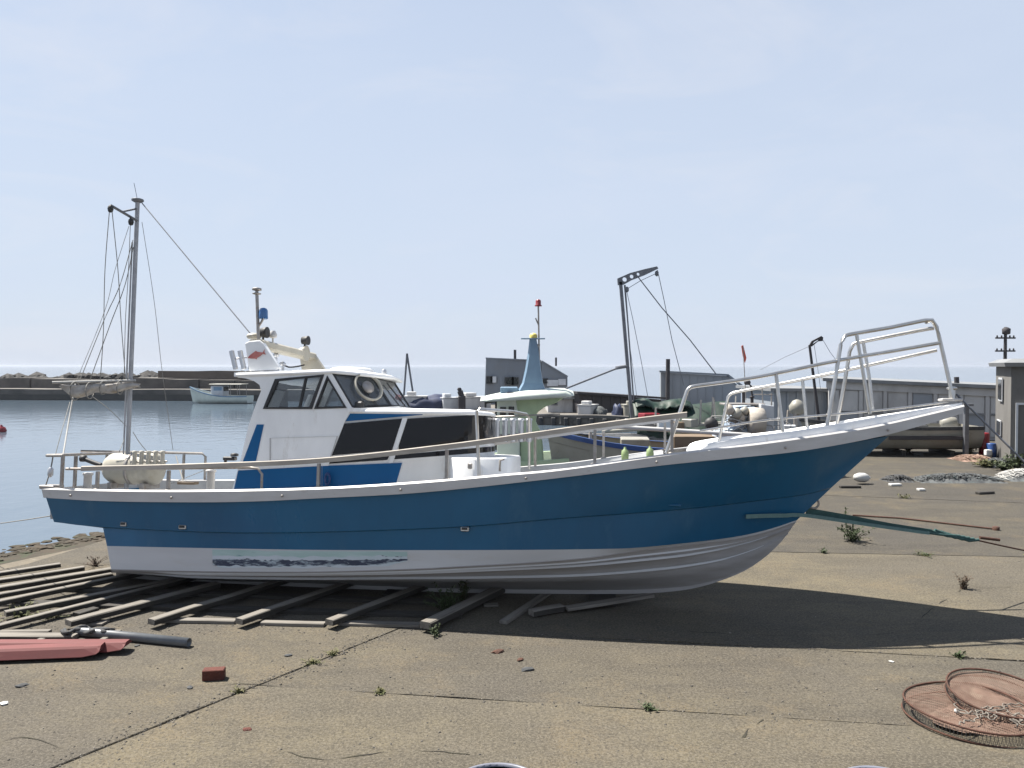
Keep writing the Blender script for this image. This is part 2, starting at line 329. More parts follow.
class MB:
    def __init__(s): s.v = []; s.f = []; s.m = []; s.sm = []
    def add(s, vs, fs, mi=0, smooth=False):
        k = len(s.v); s.v += [tuple(x) for x in vs]
        for f in fs: s.f.append([i + k for i in f]); s.m.append(mi); s.sm.append(smooth)
        return s
    def box(s, c, size, mi=0, rz=0, bev=0):
        c = Vector(c); x, y, z = (q / 2 for q in size)
        M = Matrix.Rotation(rz, 3, 'Z')
        if bev <= 0:
            P = [c + M @ Vector((a * x, b * y, d * z)) for d in (-1, 1) for a, b in ((-1, -1), (1, -1), (1, 1), (-1, 1))]
            return s.add(P, [(3, 2, 1, 0), (4, 5, 6, 7), (0, 1, 5, 4), (1, 2, 6, 5), (2, 3, 7, 6), (3, 0, 4, 7)], mi)
        rings = []
        for z_, k in ((-z, bev), (-z + bev, 0), (z - bev, 0), (z, bev)):
            rings.append([c + M @ Vector((px, py, z_)) for px, py in
                          ((-x + k, -y + bev), (-x + bev, -y + k), (x - bev, -y + k), (x - k, -y + bev), (x - k, y - bev), (x - bev, y - k), (-x + bev, y - k), (-x + k, y - bev))])
        return s.loft(rings, closed=True, caps=True, mi=mi, smooth=False)
    def bar(s, a, b, wd, ht, mi=0, up=None):
        a, b = Vector(a), Vector(b); d = b - a
        sd, u = frame_of(d)
        P = []
        for p in (a, b):
            for i, j in ((-1, -1), (1, -1), (1, 1), (-1, 1)): P.append(p + sd * (i * wd / 2) + u * (j * ht / 2))
        return s.add(P, [(3, 2, 1, 0), (4, 5, 6, 7), (0, 1, 5, 4), (1, 2, 6, 5), (2, 3, 7, 6), (3, 0, 4, 7)], mi)
    def tube(s, pts, r, n=8, mi=0, r2=None, caps=True):
        pts = [Vector(p) for p in pts]
        rings = []
        L = len(pts)
        for i, p in enumerate(pts):
            d = (pts[min(i + 1, L - 1)] - pts[max(i - 1, 0)])
            if d.length < 1e-9: d = Vector((0, 0, 1))
            sd, u = frame_of(d)
            if i and (sd.dot(ps) < 0): pass
            ps = sd
            rr = r if r2 is None else r + (r2 - r) * i / (L - 1)
            rings.append([p + sd * (rr * math.cos(2 * math.pi * k / n)) + u * (rr * math.sin(2 * math.pi * k / n)) for k in range(n)])
        return s.loft(rings, True, caps, mi, True)
    def loft(s, rings, closed=True, caps=False, mi=0, smooth=True, flip=False):
        n = len(rings[0]); V = [p for r in rings for p in r]; fs = []
        for i in range(len(rings) - 1):
            for k in range(n if closed else n - 1):
                q = (i * n + k, i * n + (k + 1) % n, (i + 1) * n + (k + 1) % n, (i + 1) * n + k)
                fs.append(q[::-1] if flip else q)
        s.add(V, fs, mi, smooth)
        if caps:
            s.add(rings[0], [tuple(range(n))[::-1]], mi); s.add(rings[-1], [tuple(range(n))], mi)
        return s
    def lathe(s, c, prof, n=16, mi=0, axis='Z', smooth=True):
        c = Vector(c); rings = []
        for r, h in prof:
            ring = []
            for k in range(n):
                a = 2 * math.pi * k / n; x, y = r * math.cos(a), r * math.sin(a)
                ring.append(c + (Vector((x, y, h)) if axis == 'Z' else Vector((h, x, y)) if axis == 'X' else Vector((y, h, x))))
            rings.append(ring)
        return s.loft(rings, True, True, mi, smooth)
    def plate(s, outer, holes, off, mi=0):
        """flat piece with openings; outer/holes lists of 3-D points, off = thickness vector"""
        off = Vector(off)
        loops = [[Vector(p) for p in outer]] + [[Vector(p) for p in h] for h in holes]
        tri = tessellate_polygon(loops)
        flat = [p for lp in loops for p in lp]; N = len(flat)
        V = flat + [p + off for p in flat]; fs = []
        for t in tri: fs.append(tuple(t)); fs.append(tuple(i + N for i in reversed(t)))
        k = 0
        for lp in loops:
            m = len(lp)
            for i in range(m): fs.append((k + i, k + (i + 1) % m, N + k + (i + 1) % m, N + k + i))
            k += m
        return s.add(V, fs, mi)
    def build(s, name, mats, parent=None, bevel=0.0, fixn=True):
        me = bpy.data.meshes.new(name)
        me.from_pydata(s.v, [], s.f)
        if isinstance(mats, str): mats = [mats]
        for m in mats: me.materials.append(MATS[m])
        for p, mi, sm in zip(me.polygons, s.m, s.sm): p.material_index = mi; p.use_smooth = sm
        if fixn:
            bm = bmesh.new(); bm.from_mesh(me); bmesh.ops.recalc_face_normals(bm, faces=bm.faces); bm.to_mesh(me); bm.free()
        me.update()
        o = bpy.data.objects.new(name, me); col.objects.link(o)
        if parent is not None: o.parent = parent
        if bevel:
            md = o.modifiers.new('bevel', 'BEVEL'); md.width = bevel; md.segments = 2; md.limit_method = 'ANGLE'; md.angle_limit = R(40)
        return o

def tag(o, label=None, cat=None, group=None, kind=None):
    if label: o['label'] = label
    if cat: o['category'] = cat
    if group: o['group'] = group
    if kind: o['kind'] = kind
    return o
def empty(name, loc, label, cat, rz=0.0, group=None, M=None):
    o = bpy.data.objects.new(name, None); col.objects.link(o)
    o.empty_display_size = .2
    if M is not None: o.matrix_world = M
    else: o.location = loc; o.rotation_euler = (0, 0, rz)
    return tag(o, label, cat, group)
def structure(o): o['kind'] = 'structure'; return o
def spl(pts, n):
    """Catmull-Rom through pts, n samples spaced evenly along the chord length"""
    P = [np.array(p, float) for p in pts]
    P = [2 * P[0] - P[1]] + P + [2 * P[-1] - P[-2]]
    out_ = []
    for i in range(1, len(P) - 2):
        a, b, c, d = P[i - 1], P[i], P[i + 1], P[i + 2]
        for t in np.linspace(0, 1, 16, endpoint=False):
            out_.append(.5 * ((2 * b) + (-a + c) * t + (2 * a - 5 * b + 4 * c - d) * t * t + (-a + 3 * b - 3 * c + d) * t ** 3))
    out_.append(P[-2]); A = np.array(out_)
    L = np.r_[0, np.cumsum(np.linalg.norm(np.diff(A, axis=0), axis=1))]
    T = np.linspace(0, L[-1], n)
    return [Vector([float(np.interp(t, L, A[:, k])) for k in range(A.shape[1])]) for t in T]
def sag(a, b, drop, n=10):
    a, b = Vector(a), Vector(b)
    return [a.lerp(b, i / n) + Vector((0, 0, -4 * drop * (i / n) * (1 - i / n))) for i in range(n + 1)]

# ================================================================== THE SETTING
SEA = -0.6
mb = MB()
mb.add([(-9000, -150, SEA), (9000, -150, SEA), (9000, 12000, SEA), (-9000, 12000, SEA)], [(0, 1, 2, 3)])
structure(mb.build('water', 'water'))

SHORE = [(-17, -8), (-13.6, 3), (-9.6, 9.6), (-8.15, 12.4), (-7.2, 14.0), (-5.4, 16.0), (0, 17.0), (5, 18), (8.6, 21), (11.5, 30), (24, 60), (60, 130)]
ground = MB()
n0 = len(SHORE)
base = [(x, y, -0.045) for x, y in SHORE] + [(400, 130, -.045), (400, -8, -.045)]
ground.add(base, [tuple(range(len(base)))])
ground = structure(ground.build('ground', 'joint_dirt'))

# sloping edge that runs down into the water
mb = MB()
S = spl(SHORE, 160)
rings = []
for i, p in enumerate(S):
    t = S[min(i + 1, len(S) - 1)] - S[max(i - 1, 0)]
    nrm = Vector((-t.y, t.x)).normalized()
    j = noise.noise(Vector((p.x * .7, p.y * .7, 0)))
    k = noise.noise(Vector((p.x * 2.3, p.y * 2.3, 4)))
    row = []
    for d, z in ((-1.5, -.05), (-1.0, -.035 + .008 * k), (-.55, -.02 + .015 * k), (-.1, -.03 + .03 * k), (0.15 + .12 * j, -.02 + .05 * k), (.3 + .15 * j, -.16 + .05 * k), (.75 + .25 * j, -.44 + .08 * k), (1.5 + .3 * j, -.76), (3.0, -1.3)):
        row.append(Vector((p.x + nrm.x * d, p.y + nrm.y * d, z)))
    rings.append(row)
mb.loft(rings, closed=False)
mb.m = [0 if (i % 8) < 2 else 1 for i in range(len(mb.m))]
pm('shore_sand', (.125, .105, .075), (.085, .072, .055), scale=3, rough=.95, bump=.6, bscale=30, c3=(.17, .15, .115), s3=11, lo3=.55, hi3=.66)
pm('shore_weed', (.085, .06, .034), (.04, .034, .02), scale=2.2, rough=.95, bump=.7, bscale=14, c3=(.05, .065, .025), s3=3, lo3=.52, hi3=.66)
structure(mb.build('shore_slope', ['shore_sand', 'shore_weed']))
mb = MB(); rk = random.Random(21)
for i in range(420):
    t = rk.random() ** .8; a_, b_ = Vector((-9.6, 9.6)), Vector((-5.6, 15.9))
    p = spl([(-9.6, 9.6), (-8.15, 12.4), (-7.2, 14.0), (-5.6, 16.1)], 100)[int(t * 99)] if i == 0 else SHP[int(t * 99)]
    if i == 0: SHP = spl([(-9.6, 9.6), (-8.15, 12.4), (-7.2, 14.0), (-5.6, 16.1)], 100)
    q = rk.gauss(-.12, .16); s_ = .02 + .07 * rk.random() ** 2; bmq = bmesh.new(); bmesh.ops.create_icosphere(bmq, subdivisions=1, radius=s_)
    vs = [Vector((p.x - q * -.86, p.y + q * -.5, -.02)) + Vector((v.co.x * 1.5, v.co.y * 1.2, v.co.z * .4)) * (1 + .8 * noise.noise(v.co * 25 + Vector((i, 0, 0)))) for v in bmq.verts]
    fs = [[v.index for v in f.verts] for f in bmq.faces]; bmq.free(); mb.add(vs, fs)
tag(mb.build('seaweed', 'shore_weed'), 'dark brown seaweed and stones along the edge of the water', 'seaweed', kind='stuff')

# ---- concrete slabs with open joints
def lineY(pa, pb):
    A, B = gp(*pa), gp(*pb)
    return lambda X: A.y + (B.y - A.y) / (B.x - A.x) * (X - A.x)
H1 = lineY((300, 688), (833, 721)); H2 = lineY((732, 645), (1024, 661)); H3 = lineY((750, 551.5), (1024, 557))
H4 = lineY((868, 497), (1024, 503)); H5 = lineY((850, 470), (1024, 474))
DA, DB = gp(60, 765), gp(385, 634)
dX = lambda Y: DA.x + (DB.x - DA.x) / (DB.y - DA.y) * (Y - DA.y)
def dH(H):
    Y = 8.0
    for _ in range(30): Y = H(dX(Y))
    return (dX(Y), Y)
RX = 42.0
def rough_edge(a, b, step):
    a, b = Vector(a), Vector(b); L = (b - a).length; n = max(1, int(L / step))
    t = (b - a).normalized(); q = Vector((-t.y, t.x))
    o_ = []
    for i in range(n):
        p = a.lerp(b, i / n)
        if i: p = p + q * (.016 * noise.noise(Vector((p.x * 1.3, p.y * 1.3, 1))) + .010 * noise.noise(Vector((p.x * 7, p.y * 7, 3))))
        o_.append(p)
    return o_
def slab(poly, mat, dz=0.0, gap=.009):
    c = sum((Vector(p) for p in poly), Vector((0, 0))) / len(poly)
    n = len(poly)
    # inset each corner by half the joint
    ins = []
    for i in range(n):
        p0, p, p1 = Vector(poly[i - 1]), Vector(poly[i]), Vector(poly[(i + 1) % n])
        e0, e1 = (p - p0).normalized(), (p1 - p).normalized()
        n0_, n1_ = Vector((-e0.y, e0.x)), Vector((-e1.y, e1.x))
        m = (n0_ + n1_); m = m / max(.4, m.length_squared) * 2
        ins.append(p + m * gap)
    pts = []
    for i in range(n):
        a, b = ins[i], ins[(i + 1) % n]
        near = min(a.length, b.length) < 60
        pts += rough_edge(a, b, .13 if near else 6.0)
    mb = MB(); N = len(pts)
    cc = c
    low = [Vector((p.x, p.y, -.05)) for p in pts]
    mid = [Vector((p.x, p.y, dz - .008)) for p in pts]
    top = []
    for p in pts:
        d = (cc - p).normalized() * .008
        top.append(Vector((p.x + d.x, p.y + d.y, dz)))
    mb.loft([low, mid, top], True, False)
    mb.add(top, [tuple(range(N))])
    o = mb.build('concrete_slab', mat, ground)
    for p in o.data.polygons: p.use_smooth = False
    return o
d1, d2, d3 = dH(H1), dH(H2), dH(H3)
L_SH = [(-7.0, 13.0), (-7.35, 11.9), (-8.9, 9.1), (-12.9, 2.6), (-16.2, -8)]
slab([(dX(-8), -8)] + [d1, d2, d3] + [(-7.0, H3(-7.0))] + L_SH[1:], 'concrete_c')
slab([(dX(-8), -8), (RX, -8), (RX, H1(RX)), d1], 'concrete_b', .002)
slab([d1, (RX, H1(RX)), (RX, H2(RX)), d2], 'concrete_a', -.001)
slab([d2, (RX, H2(RX)), (RX, H3(RX)), d3], 'concrete_b', .001)
slab([(-6.97, H3(-6.97)), (RX, H3(RX)), (RX, H4(RX)), (6.5, H4(6.5)), (5, 17.6), (-5.0, 15.3), (-6.5, 13.5)], 'concrete_far', .0)
slab([(6.5, H4(6.5)), (RX, H4(RX)), (RX, H5(RX)), (9.2, H5(9.2)), (8.7, 20.9)], 'concrete_far', .002)
slab([(9.2, H5(9.2)), (RX, H5(RX)), (400, 60), (400, 130), (60.3, 130), (24.2, 60), (11.7, 30)], 'concrete_far', -.002)

# ---- breakwater across the harbour mouth
e = empty('breakwater', (0, 0, 0), 'long dark concrete breakwater across the harbour behind the boat stern', 'breakwater')
mb = MB()
def wallstrip(mb, pts, y0, y1, z0, z1, mi=0):
    (xa, ya), (xb, yb) = pts
    d = Vector((xb - xa, yb - ya)).normalized(); q = Vector((-d.y, d.x))
    n = 40
    R_ = []
    for i in range(n + 1):
        x, y = xa + (xb - xa) * i / n, ya + (yb - ya) * i / n
        j = .06 * noise.noise(Vector((x * .3, y * .3, z1)))
        R_.append([Vector((x + q.x * y0, y + q.y * y0, z0)), Vector((x + q.x * y0, y + q.y * y0, z1 + j)), Vector((x + q.x * y1, y + q.y * y1, z1 + j)), Vector((x + q.x * y1, y + q.y * y1, z0))])
    mb.loft(R_, True, True, mi, False)
A, B = at(-60, 398, 84), at(330, 403, 80)
bwl = ((A.x, A.y), (B.x, B.y))
wallstrip(mb, bwl, 0, 5, -3, .55); mb.build('quay_step', 'breakwater', e)
mb = MB(); wallstrip(mb, bwl, -.08, 1, -3, .02); tb_ = mb.build('tide_band', 'breakwater', e)
nb = 11
for i in range(nb):
    (xa, ya), (xb, yb) = bwl; g0_, g1_ = i / nb + .0015, (i + 1) / nb - .0015
    seg = ((xa + (xb - xa) * g0_, ya + (yb - ya) * g0_), (xa + (xb - xa) * g1_, ya + (yb - ya) * g1_))
    mb = MB(); wallstrip(mb, seg, 3.2 + .12 * (i % 3), 8, .5, 1.5 + .09 * ((i * 7) % 4 - 1)); mb.build('wall_block', 'breakwater', e)
mb = MB(); P0, P1 = at(158, 388, 88), at(300, 390, 86); wallstrip(mb, ((P0.x, P0.y), (P1.x, P1.y)), 0, 1.0, .5, 2.45); mb.build('parapet_wall', 'parapet', e)
# armour rocks behind the wall
mb = MB()
rk = random.Random(3)
for i in range(240):
    t = rk.random(); x = A.x + (B.x - A.x) * t; y = A.y + (B.y - A.y) * t + 7.5 + rk.random() * 5
    s_ = .45 + .5 * rk.random() ** 2; zc = 1.25 + rk.random() * .55 - (.9 if t < .22 else 0) * rk.random()
    k = len(mb.v)
    bmq = bmesh.new(); bmesh.ops.create_icosphere(bmq, subdivisions=1, radius=s_)
    vs = [Vector((x, y, zc)) + Vector((v.co.x * 1.2, v.co.y, v.co.z * .85)) * (1 + .5 * noise.noise(v.co * 2 + Vector((i, 0, 0)))) for v in bmq.verts]
    bmq.verts.index_update(); fs = [[v.index for v in f.verts] for f in bmq.faces]; bmq.free()
    mb.add(vs, fs)
tag(mb.build('armour_rocks', 'rock'), 'dark rough armour rocks heaped behind the breakwater wall', 'rocks', kind='stuff')

tb_.data.materials.clear()
# ---- far quay on the other side of the basin
pm('quay_face', (.16, .145, .125), (.09, .082, .072), scale=.9, rough=.9, c3=(.04, .038, .036), s3=1.4, lo3=.52, hi3=.66)
pm('wet_concrete', (.028, .027, .025), (.045, .042, .036), scale=.6, rough=.6)
tb_.data.materials.append(MATS['wet_concrete'])
fq = empty('far_quay', (0, 0, 0), 'concrete quay across the basin behind the mint green boat', 'quay')
mb = MB(); A2, B2 = at(380, 425, 52), at(700, 431, 45)
wallstrip(mb, ((A2.x, A2.y), (B2.x, B2.y)), 0, 24, -3, -.12); mb.build('quay_wall', 'quay_face', fq)
mb = MB(); wallstrip(mb, ((A2.x, A2.y), (B2.x, B2.y)), -.15, .5, -.118, .03); mb.build('kerb', 'breakwater', fq)
for i in range(12):
    t = .5 + i / 26; x, y = A2.x + (B2.x - A2.x) * t, A2.y + (B2.y - A2.y) * t
    f = MB(); f.box((x, y - .13, -.36), (.28, .24, .5), bev=.05); f.build('rubber_fender', 'black_rubber', fq)

# ================================================================== THE BLUE FISHING BOAT
MB_ = Matrix.Translation((-.026, 10.24, 0)) @ Matrix.Rotation(R(-9), 4, 'Z') @ Matrix.Rotation(R(-5), 4, 'X')
MI = MB_.inverted()
def lp(px, py, yl):
    """photo point -> boat coordinates, on the boat's own vertical plane y = yl (near side negative)"""
    o = MI @ CAM; d = MI.to_3x3() @ ray(px, py)
    return o + d * ((yl - o.y) / d.y)
boat = empty('fishing_boat', None, 'big blue and white fishing boat hauled out on timber skids', 'boat', M=MB_)
def fn(tab):
    P = spl([(a, b) for a, b in tab], 200)
    X = [p.x for p in P]; Y = [p.y for p in P]
    return lambda x: float(np.interp(x, X, Y)) * (.91 if x < 3 else .91)
def hline(pix, bf, n=70):
    pts = []
    for px, py in pix:
        y = 1.0
        for _ in range(8):
            p = lp(px, py, -y); y = bf(p.x)
        pts.append(lp(px, py, -y))
    return spl(pts, n)
B_sh = fn([(-6.0, 1.12), (-4.5, 1.28), (-2.5, 1.38), (0, 1.42), (1.5, 1.36), (2.5, 1.22), (3.5, .93), (4.5, .50), (5.2, .20), (5.6, .09)])
B_md = fn([(-6.0, 1.09), (-4.5, 1.24), (-2.5, 1.34), (0, 1.35), (1.5, 1.22), (2.5, .98), (3.3, .66), (3.9, .34), (4.25, .13), (4.6, .035)])
B_kn = fn([(-6.0, 1.05), (-4.5, 1.20), (-2.5, 1.29), (0, 1.28), (1.5, 1.08), (2.4, .76), (3.1, .46), (3.7, .17), (4.15, .035)])
B_bt = fn([(-5.5, 1.12), (-2.5, 1.22), (0, 1.19), (1.3, .98), (2.2, .64), (2.9, .33), (3.4, .10), (3.65, .035)])
B_ch = fn([(-5.5, 1.09), (-2.5, 1.18), (0, 1.14), (1.3, .92), (2.2, .60), (2.9, .31), (3.4, .09), (3.65, .035)])
B_s1 = fn([(-5.5, 1.0), (-2.5, 1.06), (0, 1.0), (1.3, .76), (2.2, .46), (2.9, .22), (3.4, .07), (3.6, .035)])
B_s2 = fn([(-5.5, .62), (-2.5, .68), (0, .64), (1.3, .47), (2.2, .28), (2.9, .13), (3.4, .04), (3.6, .035)])
B_kl = lambda x: .045
PX_SB = [(46, 497.5), (110, 501), (200, 502), (260, 501), (320, 498), (420, 492.5), (540, 480), (660, 465.5), (740, 457.5), (800, 451), (870, 438.5), (930, 423), (961, 413.5)]
PX_ST = [(44, 489), (110, 491), (200, 491.5), (320, 489), (420, 483), (500, 476), (560, 470.5), (660, 456.5), (740, 447), (800, 439), (870, 428), (930, 414.5), (963, 406.5)]
PX_MD = [(50, 510), (110, 514), (250, 517), (440, 510), (560, 499), (680, 486), (760, 475), (815, 466), (850, 459), (872, 451)]
PX_KN = [(54, 522), (103, 527), (250, 532.5), (440, 527.5), (560, 518), (680, 509), (760, 500), (805, 494), (832, 487)]
PX_KN2 = [(103, 528), (250, 533.5), (440, 528.5), (560, 519), (680, 510), (760, 501), (805, 495), (830, 489)]
PX_BT = [(107, 546), (200, 548), (330, 550), (500, 550), (600, 549), (640, 547.5), (700, 541.5), (740, 536), (770, 529), (797, 520)]
PX_CH = [(111, 569), (200, 571), (300, 571.5), (400, 569), (460, 566), (570, 559), (640, 550), (700, 543), (740, 537.5), (770, 530.5), (796, 521.5)]
PX_S1 = [(112, 570.5), (200, 573), (300, 573.5), (400, 572), (460, 570), (570, 565), (640, 559), (700, 552), (750, 542), (792, 527)]
PX_S2 = [(113, 572), (200, 576), (300, 577.5), (400, 577), (500, 576), (600, 573), (700, 563), (750, 551), (788, 533)]
PX_KL = [(116, 573), (200, 580), (300, 583), (450, 588.5), (600, 590), (660, 588.5), (700, 584), (740, 571.5), (765, 556.5), (782, 541)]
N = 80
PX_HB = [(46, 497.5), (110, 501), (200, 502), (260, 501), (320, 498), (420, 492.5), (540, 480), (660, 465.5), (740, 457.5), (800, 450.5), (850, 443), (889, 436)]
B_hb = fn([(-7.0, 1.10), (-4.5, 1.28), (-2.5, 1.38), (0, 1.42), (1.5, 1.36), (2.5, 1.20), (3.2, .92), (3.9, .52), (4.4, .20), (4.75, .035)])
hb_ = hline(PX_HB, B_hb, N)
sb = hline(PX_SB, B_sh, N); st = hline(PX_ST, B_sh, N); md = hline(PX_MD, B_md, N); kn = hline(PX_KN, B_kn, N)
kn2 = hline(PX_KN2, lambda x: max(.03, B_kn(x) - .03), N)
bt = hline(PX_BT, B_bt, N); ch = hline(PX_CH, B_ch, N); s1 = hline(PX_S1, B_s1, N); s2 = hline(PX_S2, B_s2, N); kl = hline(PX_KL, B_kl, N)
flip_ = lambda P: [Vector((p.x, -p.y, p.z)) for p in P]
mir = lambda L: [Vector((p.x, -p.y, p.z)) for p in L]
def shift(L, dy=0, dz=0, dx=0): return [Vector((p.x + dx, p.y + dy, p.z + dz)) for p in L]
def strip(mb, lines, mi=0):
    for side in (0, 1):
        LL = [mir(l) if side else l for l in lines]
        mb.loft([[l[i] for l in LL] for i in range(len(LL[0]))], closed=False, mi=mi, flip=bool(side))
def between(a, b, k): return [p.lerp(q, k) for p, q in zip(a, b)]

mb = MB()
strip(mb, [hb_, between(hb_, md, .5), md, between(md, kn, .5), kn])
strip(mb, [kn, kn2])
strip(mb, [kn2, between(kn2, bt, .5), bt])
# transom of the counter, its underside and the lower transom
iA = min(range(N), key=lambda i: abs(kn[i].x - kn2[0].x))
mb.add([hb_[0], md[0], kn[0], mir(kn)[0], mir(md)[0], mir(hb_)[0]], [(0, 1, 2, 3, 4, 5)])
for i in range(iA + 1): mb.add([kn[i], kn[i + 1], mir(kn)[i + 1], mir(kn)[i]], [(0, 1, 2, 3)])
mb.add([kn2[0], bt[0], mir(bt)[0], mir(kn2)[0]], [(0, 1, 2, 3)])
# close the stem
def stem(mb, chain, mi=0):
    for a, b in zip(chain, chain[1:]):
        mb.add([a, b, Vector((b.x, -b.y, b.z)), Vector((a.x, -a.y, a.z))], [(0, 1, 2, 3)], mi, True)
stem(mb, [hb_[-1], md[-1], kn[-1], kn2[-1], bt[-1]])
mb.build('topsides', 'hull_blue', boat)

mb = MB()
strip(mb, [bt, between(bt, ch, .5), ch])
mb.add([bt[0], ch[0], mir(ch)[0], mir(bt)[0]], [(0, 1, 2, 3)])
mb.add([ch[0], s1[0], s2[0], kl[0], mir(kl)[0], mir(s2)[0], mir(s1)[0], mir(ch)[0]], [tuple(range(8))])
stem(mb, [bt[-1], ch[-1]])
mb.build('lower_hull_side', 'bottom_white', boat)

mb = MB()
def ridge(a, b):    # two lines that make a spray strake proud of the planking between a and b
    m = between(a, b, .22)
    return m, [Vector((p.x, p.y - .018 * min(1, abs(p.y) * 3), p.z - .008)) for p in between(a, b, .27)]
r1a, r1b = ridge(ch, s1); r2a, r2b = ridge(s1, s2)
strip(mb, [ch, shift(ch, -.012, -.012), r1a, r1b, s1, shift(s1, -.02, -.004), r2a, r2b, s2, shift(s2, -.015, -.006), between(s2, kl, .5), kl])
bk = [Vector((p.x, p.y, p.z - .05 * min(1, (N - 1 - i) / 14))) for i, p in enumerate(kl)]
strip(mb, [kl, bk])
mb.loft([[bk[i], mir(bk)[i]] for i in range(N)], closed=False)
stem(mb, [ch[-1], s1[-1], s2[-1], kl[-1], bk[-1]])
mb.build('bottom', 'bottom_grey', boat)
# spray strakes: proud battens along the bottom
for ln, r_ in ((between(ch, s1, .5), .020), (s1, .024), (s2, .024)):
    P = ln[4:-3]
    for s in (0, 1):
        m_ = MB(); rg = []
        for i, p in enumerate(P):
            k_ = min(1, i / 6, (len(P) - 1 - i) / 10) * r_ + .002
            q4 = [p + Vector((0, -k_, .004)), p + Vector((0, -k_ * 1.15, -k_ * .9)), p + Vector((0, .02, -.012)), p + Vector((0, .02, .012))]
            rg.append(flip_(q4) if s else q4)
        m_.loft(rg, True, True, smooth=False); m_.build('spray_strake', 'bottom_white', boat)

# peeling patch of old antifouling along the waterline
mb = MB()
u = between(bt, ch, .06); q = between(bt, ch, .80)
xs0, xs1 = lp(207, 560, -1.2).x, lp(405, 560, -1.2).x
rows = []
for i in range(90):
    x = xs0 + (xs1 - xs0) * i / 89
    def onl(Ln):
        return Vector((x, float(np.interp(x, [p.x for p in Ln], [p.y for p in Ln])), float(np.interp(x, [p.x for p in Ln], [p.z for p in Ln]))))
    a, b = onl(u), onl(q)
    j0 = .10 * noise.noise(Vector((x * 3, 0, 0))); j1 = .14 * noise.noise(Vector((x * 4, 5, 0)))
    if i < 3: j1 -= .5 * (1 - i / 3)
    if i > 80: j1 -= .7 * (i - 80) / 9
    rows.append([a.lerp(b, k) + Vector((0, -.004, 0)) for k in (max(0, j0), .34 + .2 * noise.noise(Vector((x * 6, 2, 0))), .56 + .12 * noise.noise(Vector((x * 5, 9, 0))) + .10 * noise.noise(Vector((x * 23, 3, 0))), .94 + .12 * noise.noise(Vector((x * 9, 14, 0))) + (.0 if i < 76 else -.3 * (i - 76) / 13), 1.04 + j1 * .5)])
mb.loft(rows, closed=False); mb.m = [(0, 1, 2, 1)[i % 4] for i in range(len(mb.m))]; mb.build('scuffed_patch', ['scuff_mint', 'scuff', 'scuff_dark'], boat)

# gunwale: rubbing band, cap and inner bulwark
mb = MB()
sbo, sto = shift(sb, -.045, .0), shift(st, -.045, 0)
xdeck = lp(680, 450, -1.1).x - .15
inn = [Vector((p.x, min(-.03, p.y + .10), p.z + .012)) for p in st]
strip(mb, [sb, sbo, sto, shift(st, -.02, .022), shift(inn, 0, .0)])
mb.add([sb[0], sbo[0], sto[0], mir(sto)[0], mir(sbo)[0], mir(sb)[0]], [tuple(range(6))])
mb.add([sb[-1], sbo[-1], sto[-1], mir(sto)[-1], mir(sbo)[-1], mir(sb)[-1]], [tuple(range(6))])
for i in range(N - 1):      # underside of the beak
    if sb[i].x > 2.0: mb.add([sb[i], sb[i + 1], mir(sb)[i + 1], mir(sb)[i]], [(0, 1, 2, 3)])
cap = mb.build('gunwale', 'rub_white', boat)
for f_ in cap.data.polygons: f_.use_smooth = False
for i in range(0, 16, 2):     # bolt heads along the band
    k = 3 + i * 5 - (i > 12)
    if k < N - 2:
        p = sbo[k].lerp(sto[k], .45); b_ = MB(); b_.lathe(p + Vector((0, -.012, 0)), [(.008, -.004), (.014, -.002), (.016, .012)], 8, axis='Y'); b_.build('bolt_head', 'steel_dull', cap)

mb = MB()
dk = [Vector((p.x, min(-.05, p.y + .04 + .22 * max(0, p.x - .9)), max(p.z - .42, .9))) for p in inn]
nd = sum(1 for p in inn if p.x < xdeck + .15)
strip(mb, [inn[:nd], dk[:nd]])
mb.loft([[dk[i], Vector((dk[i].x, 0, dk[i].z + .03)), mir(dk)[i]] for i in range(nd)], closed=False)
mb.build('deck', 'deck_grey', boat)
# bulwark that rises above the rubbing band round the bow, with the foredeck inside
PX_BW = [(698, 449.5), (708, 443.5), (740, 437.5), (800, 430), (870, 418), (930, 408), (962, 402.5)]
bwl_ = hline(PX_BW, lambda x: max(.05, B_sh(x) - .05), 50)
led = [Vector((p.x, p.y, float(np.interp(p.x, [q.x for q in st], [q.z for q in st])) - .01)) for p in bwl_]
bwl_[0].z = led[0].z + .012
thk = [min(.05, -p.y * .5) for p in bwl_]
mb = MB()
b_in = [Vector((p.x, p.y + t, p.z)) for p, t in zip(bwl_, thk)]
b_dk = [Vector((p.x, p.y + t, q.z - .07)) for p, q, t in zip(bwl_, led, thk)]
strip(mb, [led, [Vector((p.x, p.y, p.z - .01)) for p in bwl_], [Vector((p.x, p.y + .01, p.z)) for p in bwl_], b_in, b_dk])
mb.build('bow_bulwark', 'gel_white', boat)
mb = MB(); mb.loft([[b_dk[i], Vector((b_dk[i].x, 0, b_dk[i].z + .02)), mir(b_dk)[i]] for i in range(50)], closed=False)
p0_ = b_dk[0]; mb.add([p0_, mir([p0_])[0], mir([p0_])[0] + Vector((0, -.45, -.42)), p0_ + Vector((0, .45, -.42))], [(0, 1, 2, 3)])
mb.build('foredeck', 'deck_grey', boat)
# flat stem-head plate at the bow tip
tip = lp(961, 404, 0)
mb = MB(); mb.box(tip + Vector((-.12, 0, .05)), (.24, .15, .03), bev=.008); sh = mb.build('stem_head', 'rub_white', boat)
mb = MB(); mb.tube([tip + Vector((-.1, 0, .06)), tip + Vector((-.1, 0, .17))], .04, 10); mb.lathe(tip + Vector((-.1, 0, .17)), [(.04, 0), (.06, .01), (.06, .03), (.03, .04)], 12); mb.build('mooring_bitt', 'steel', boat)
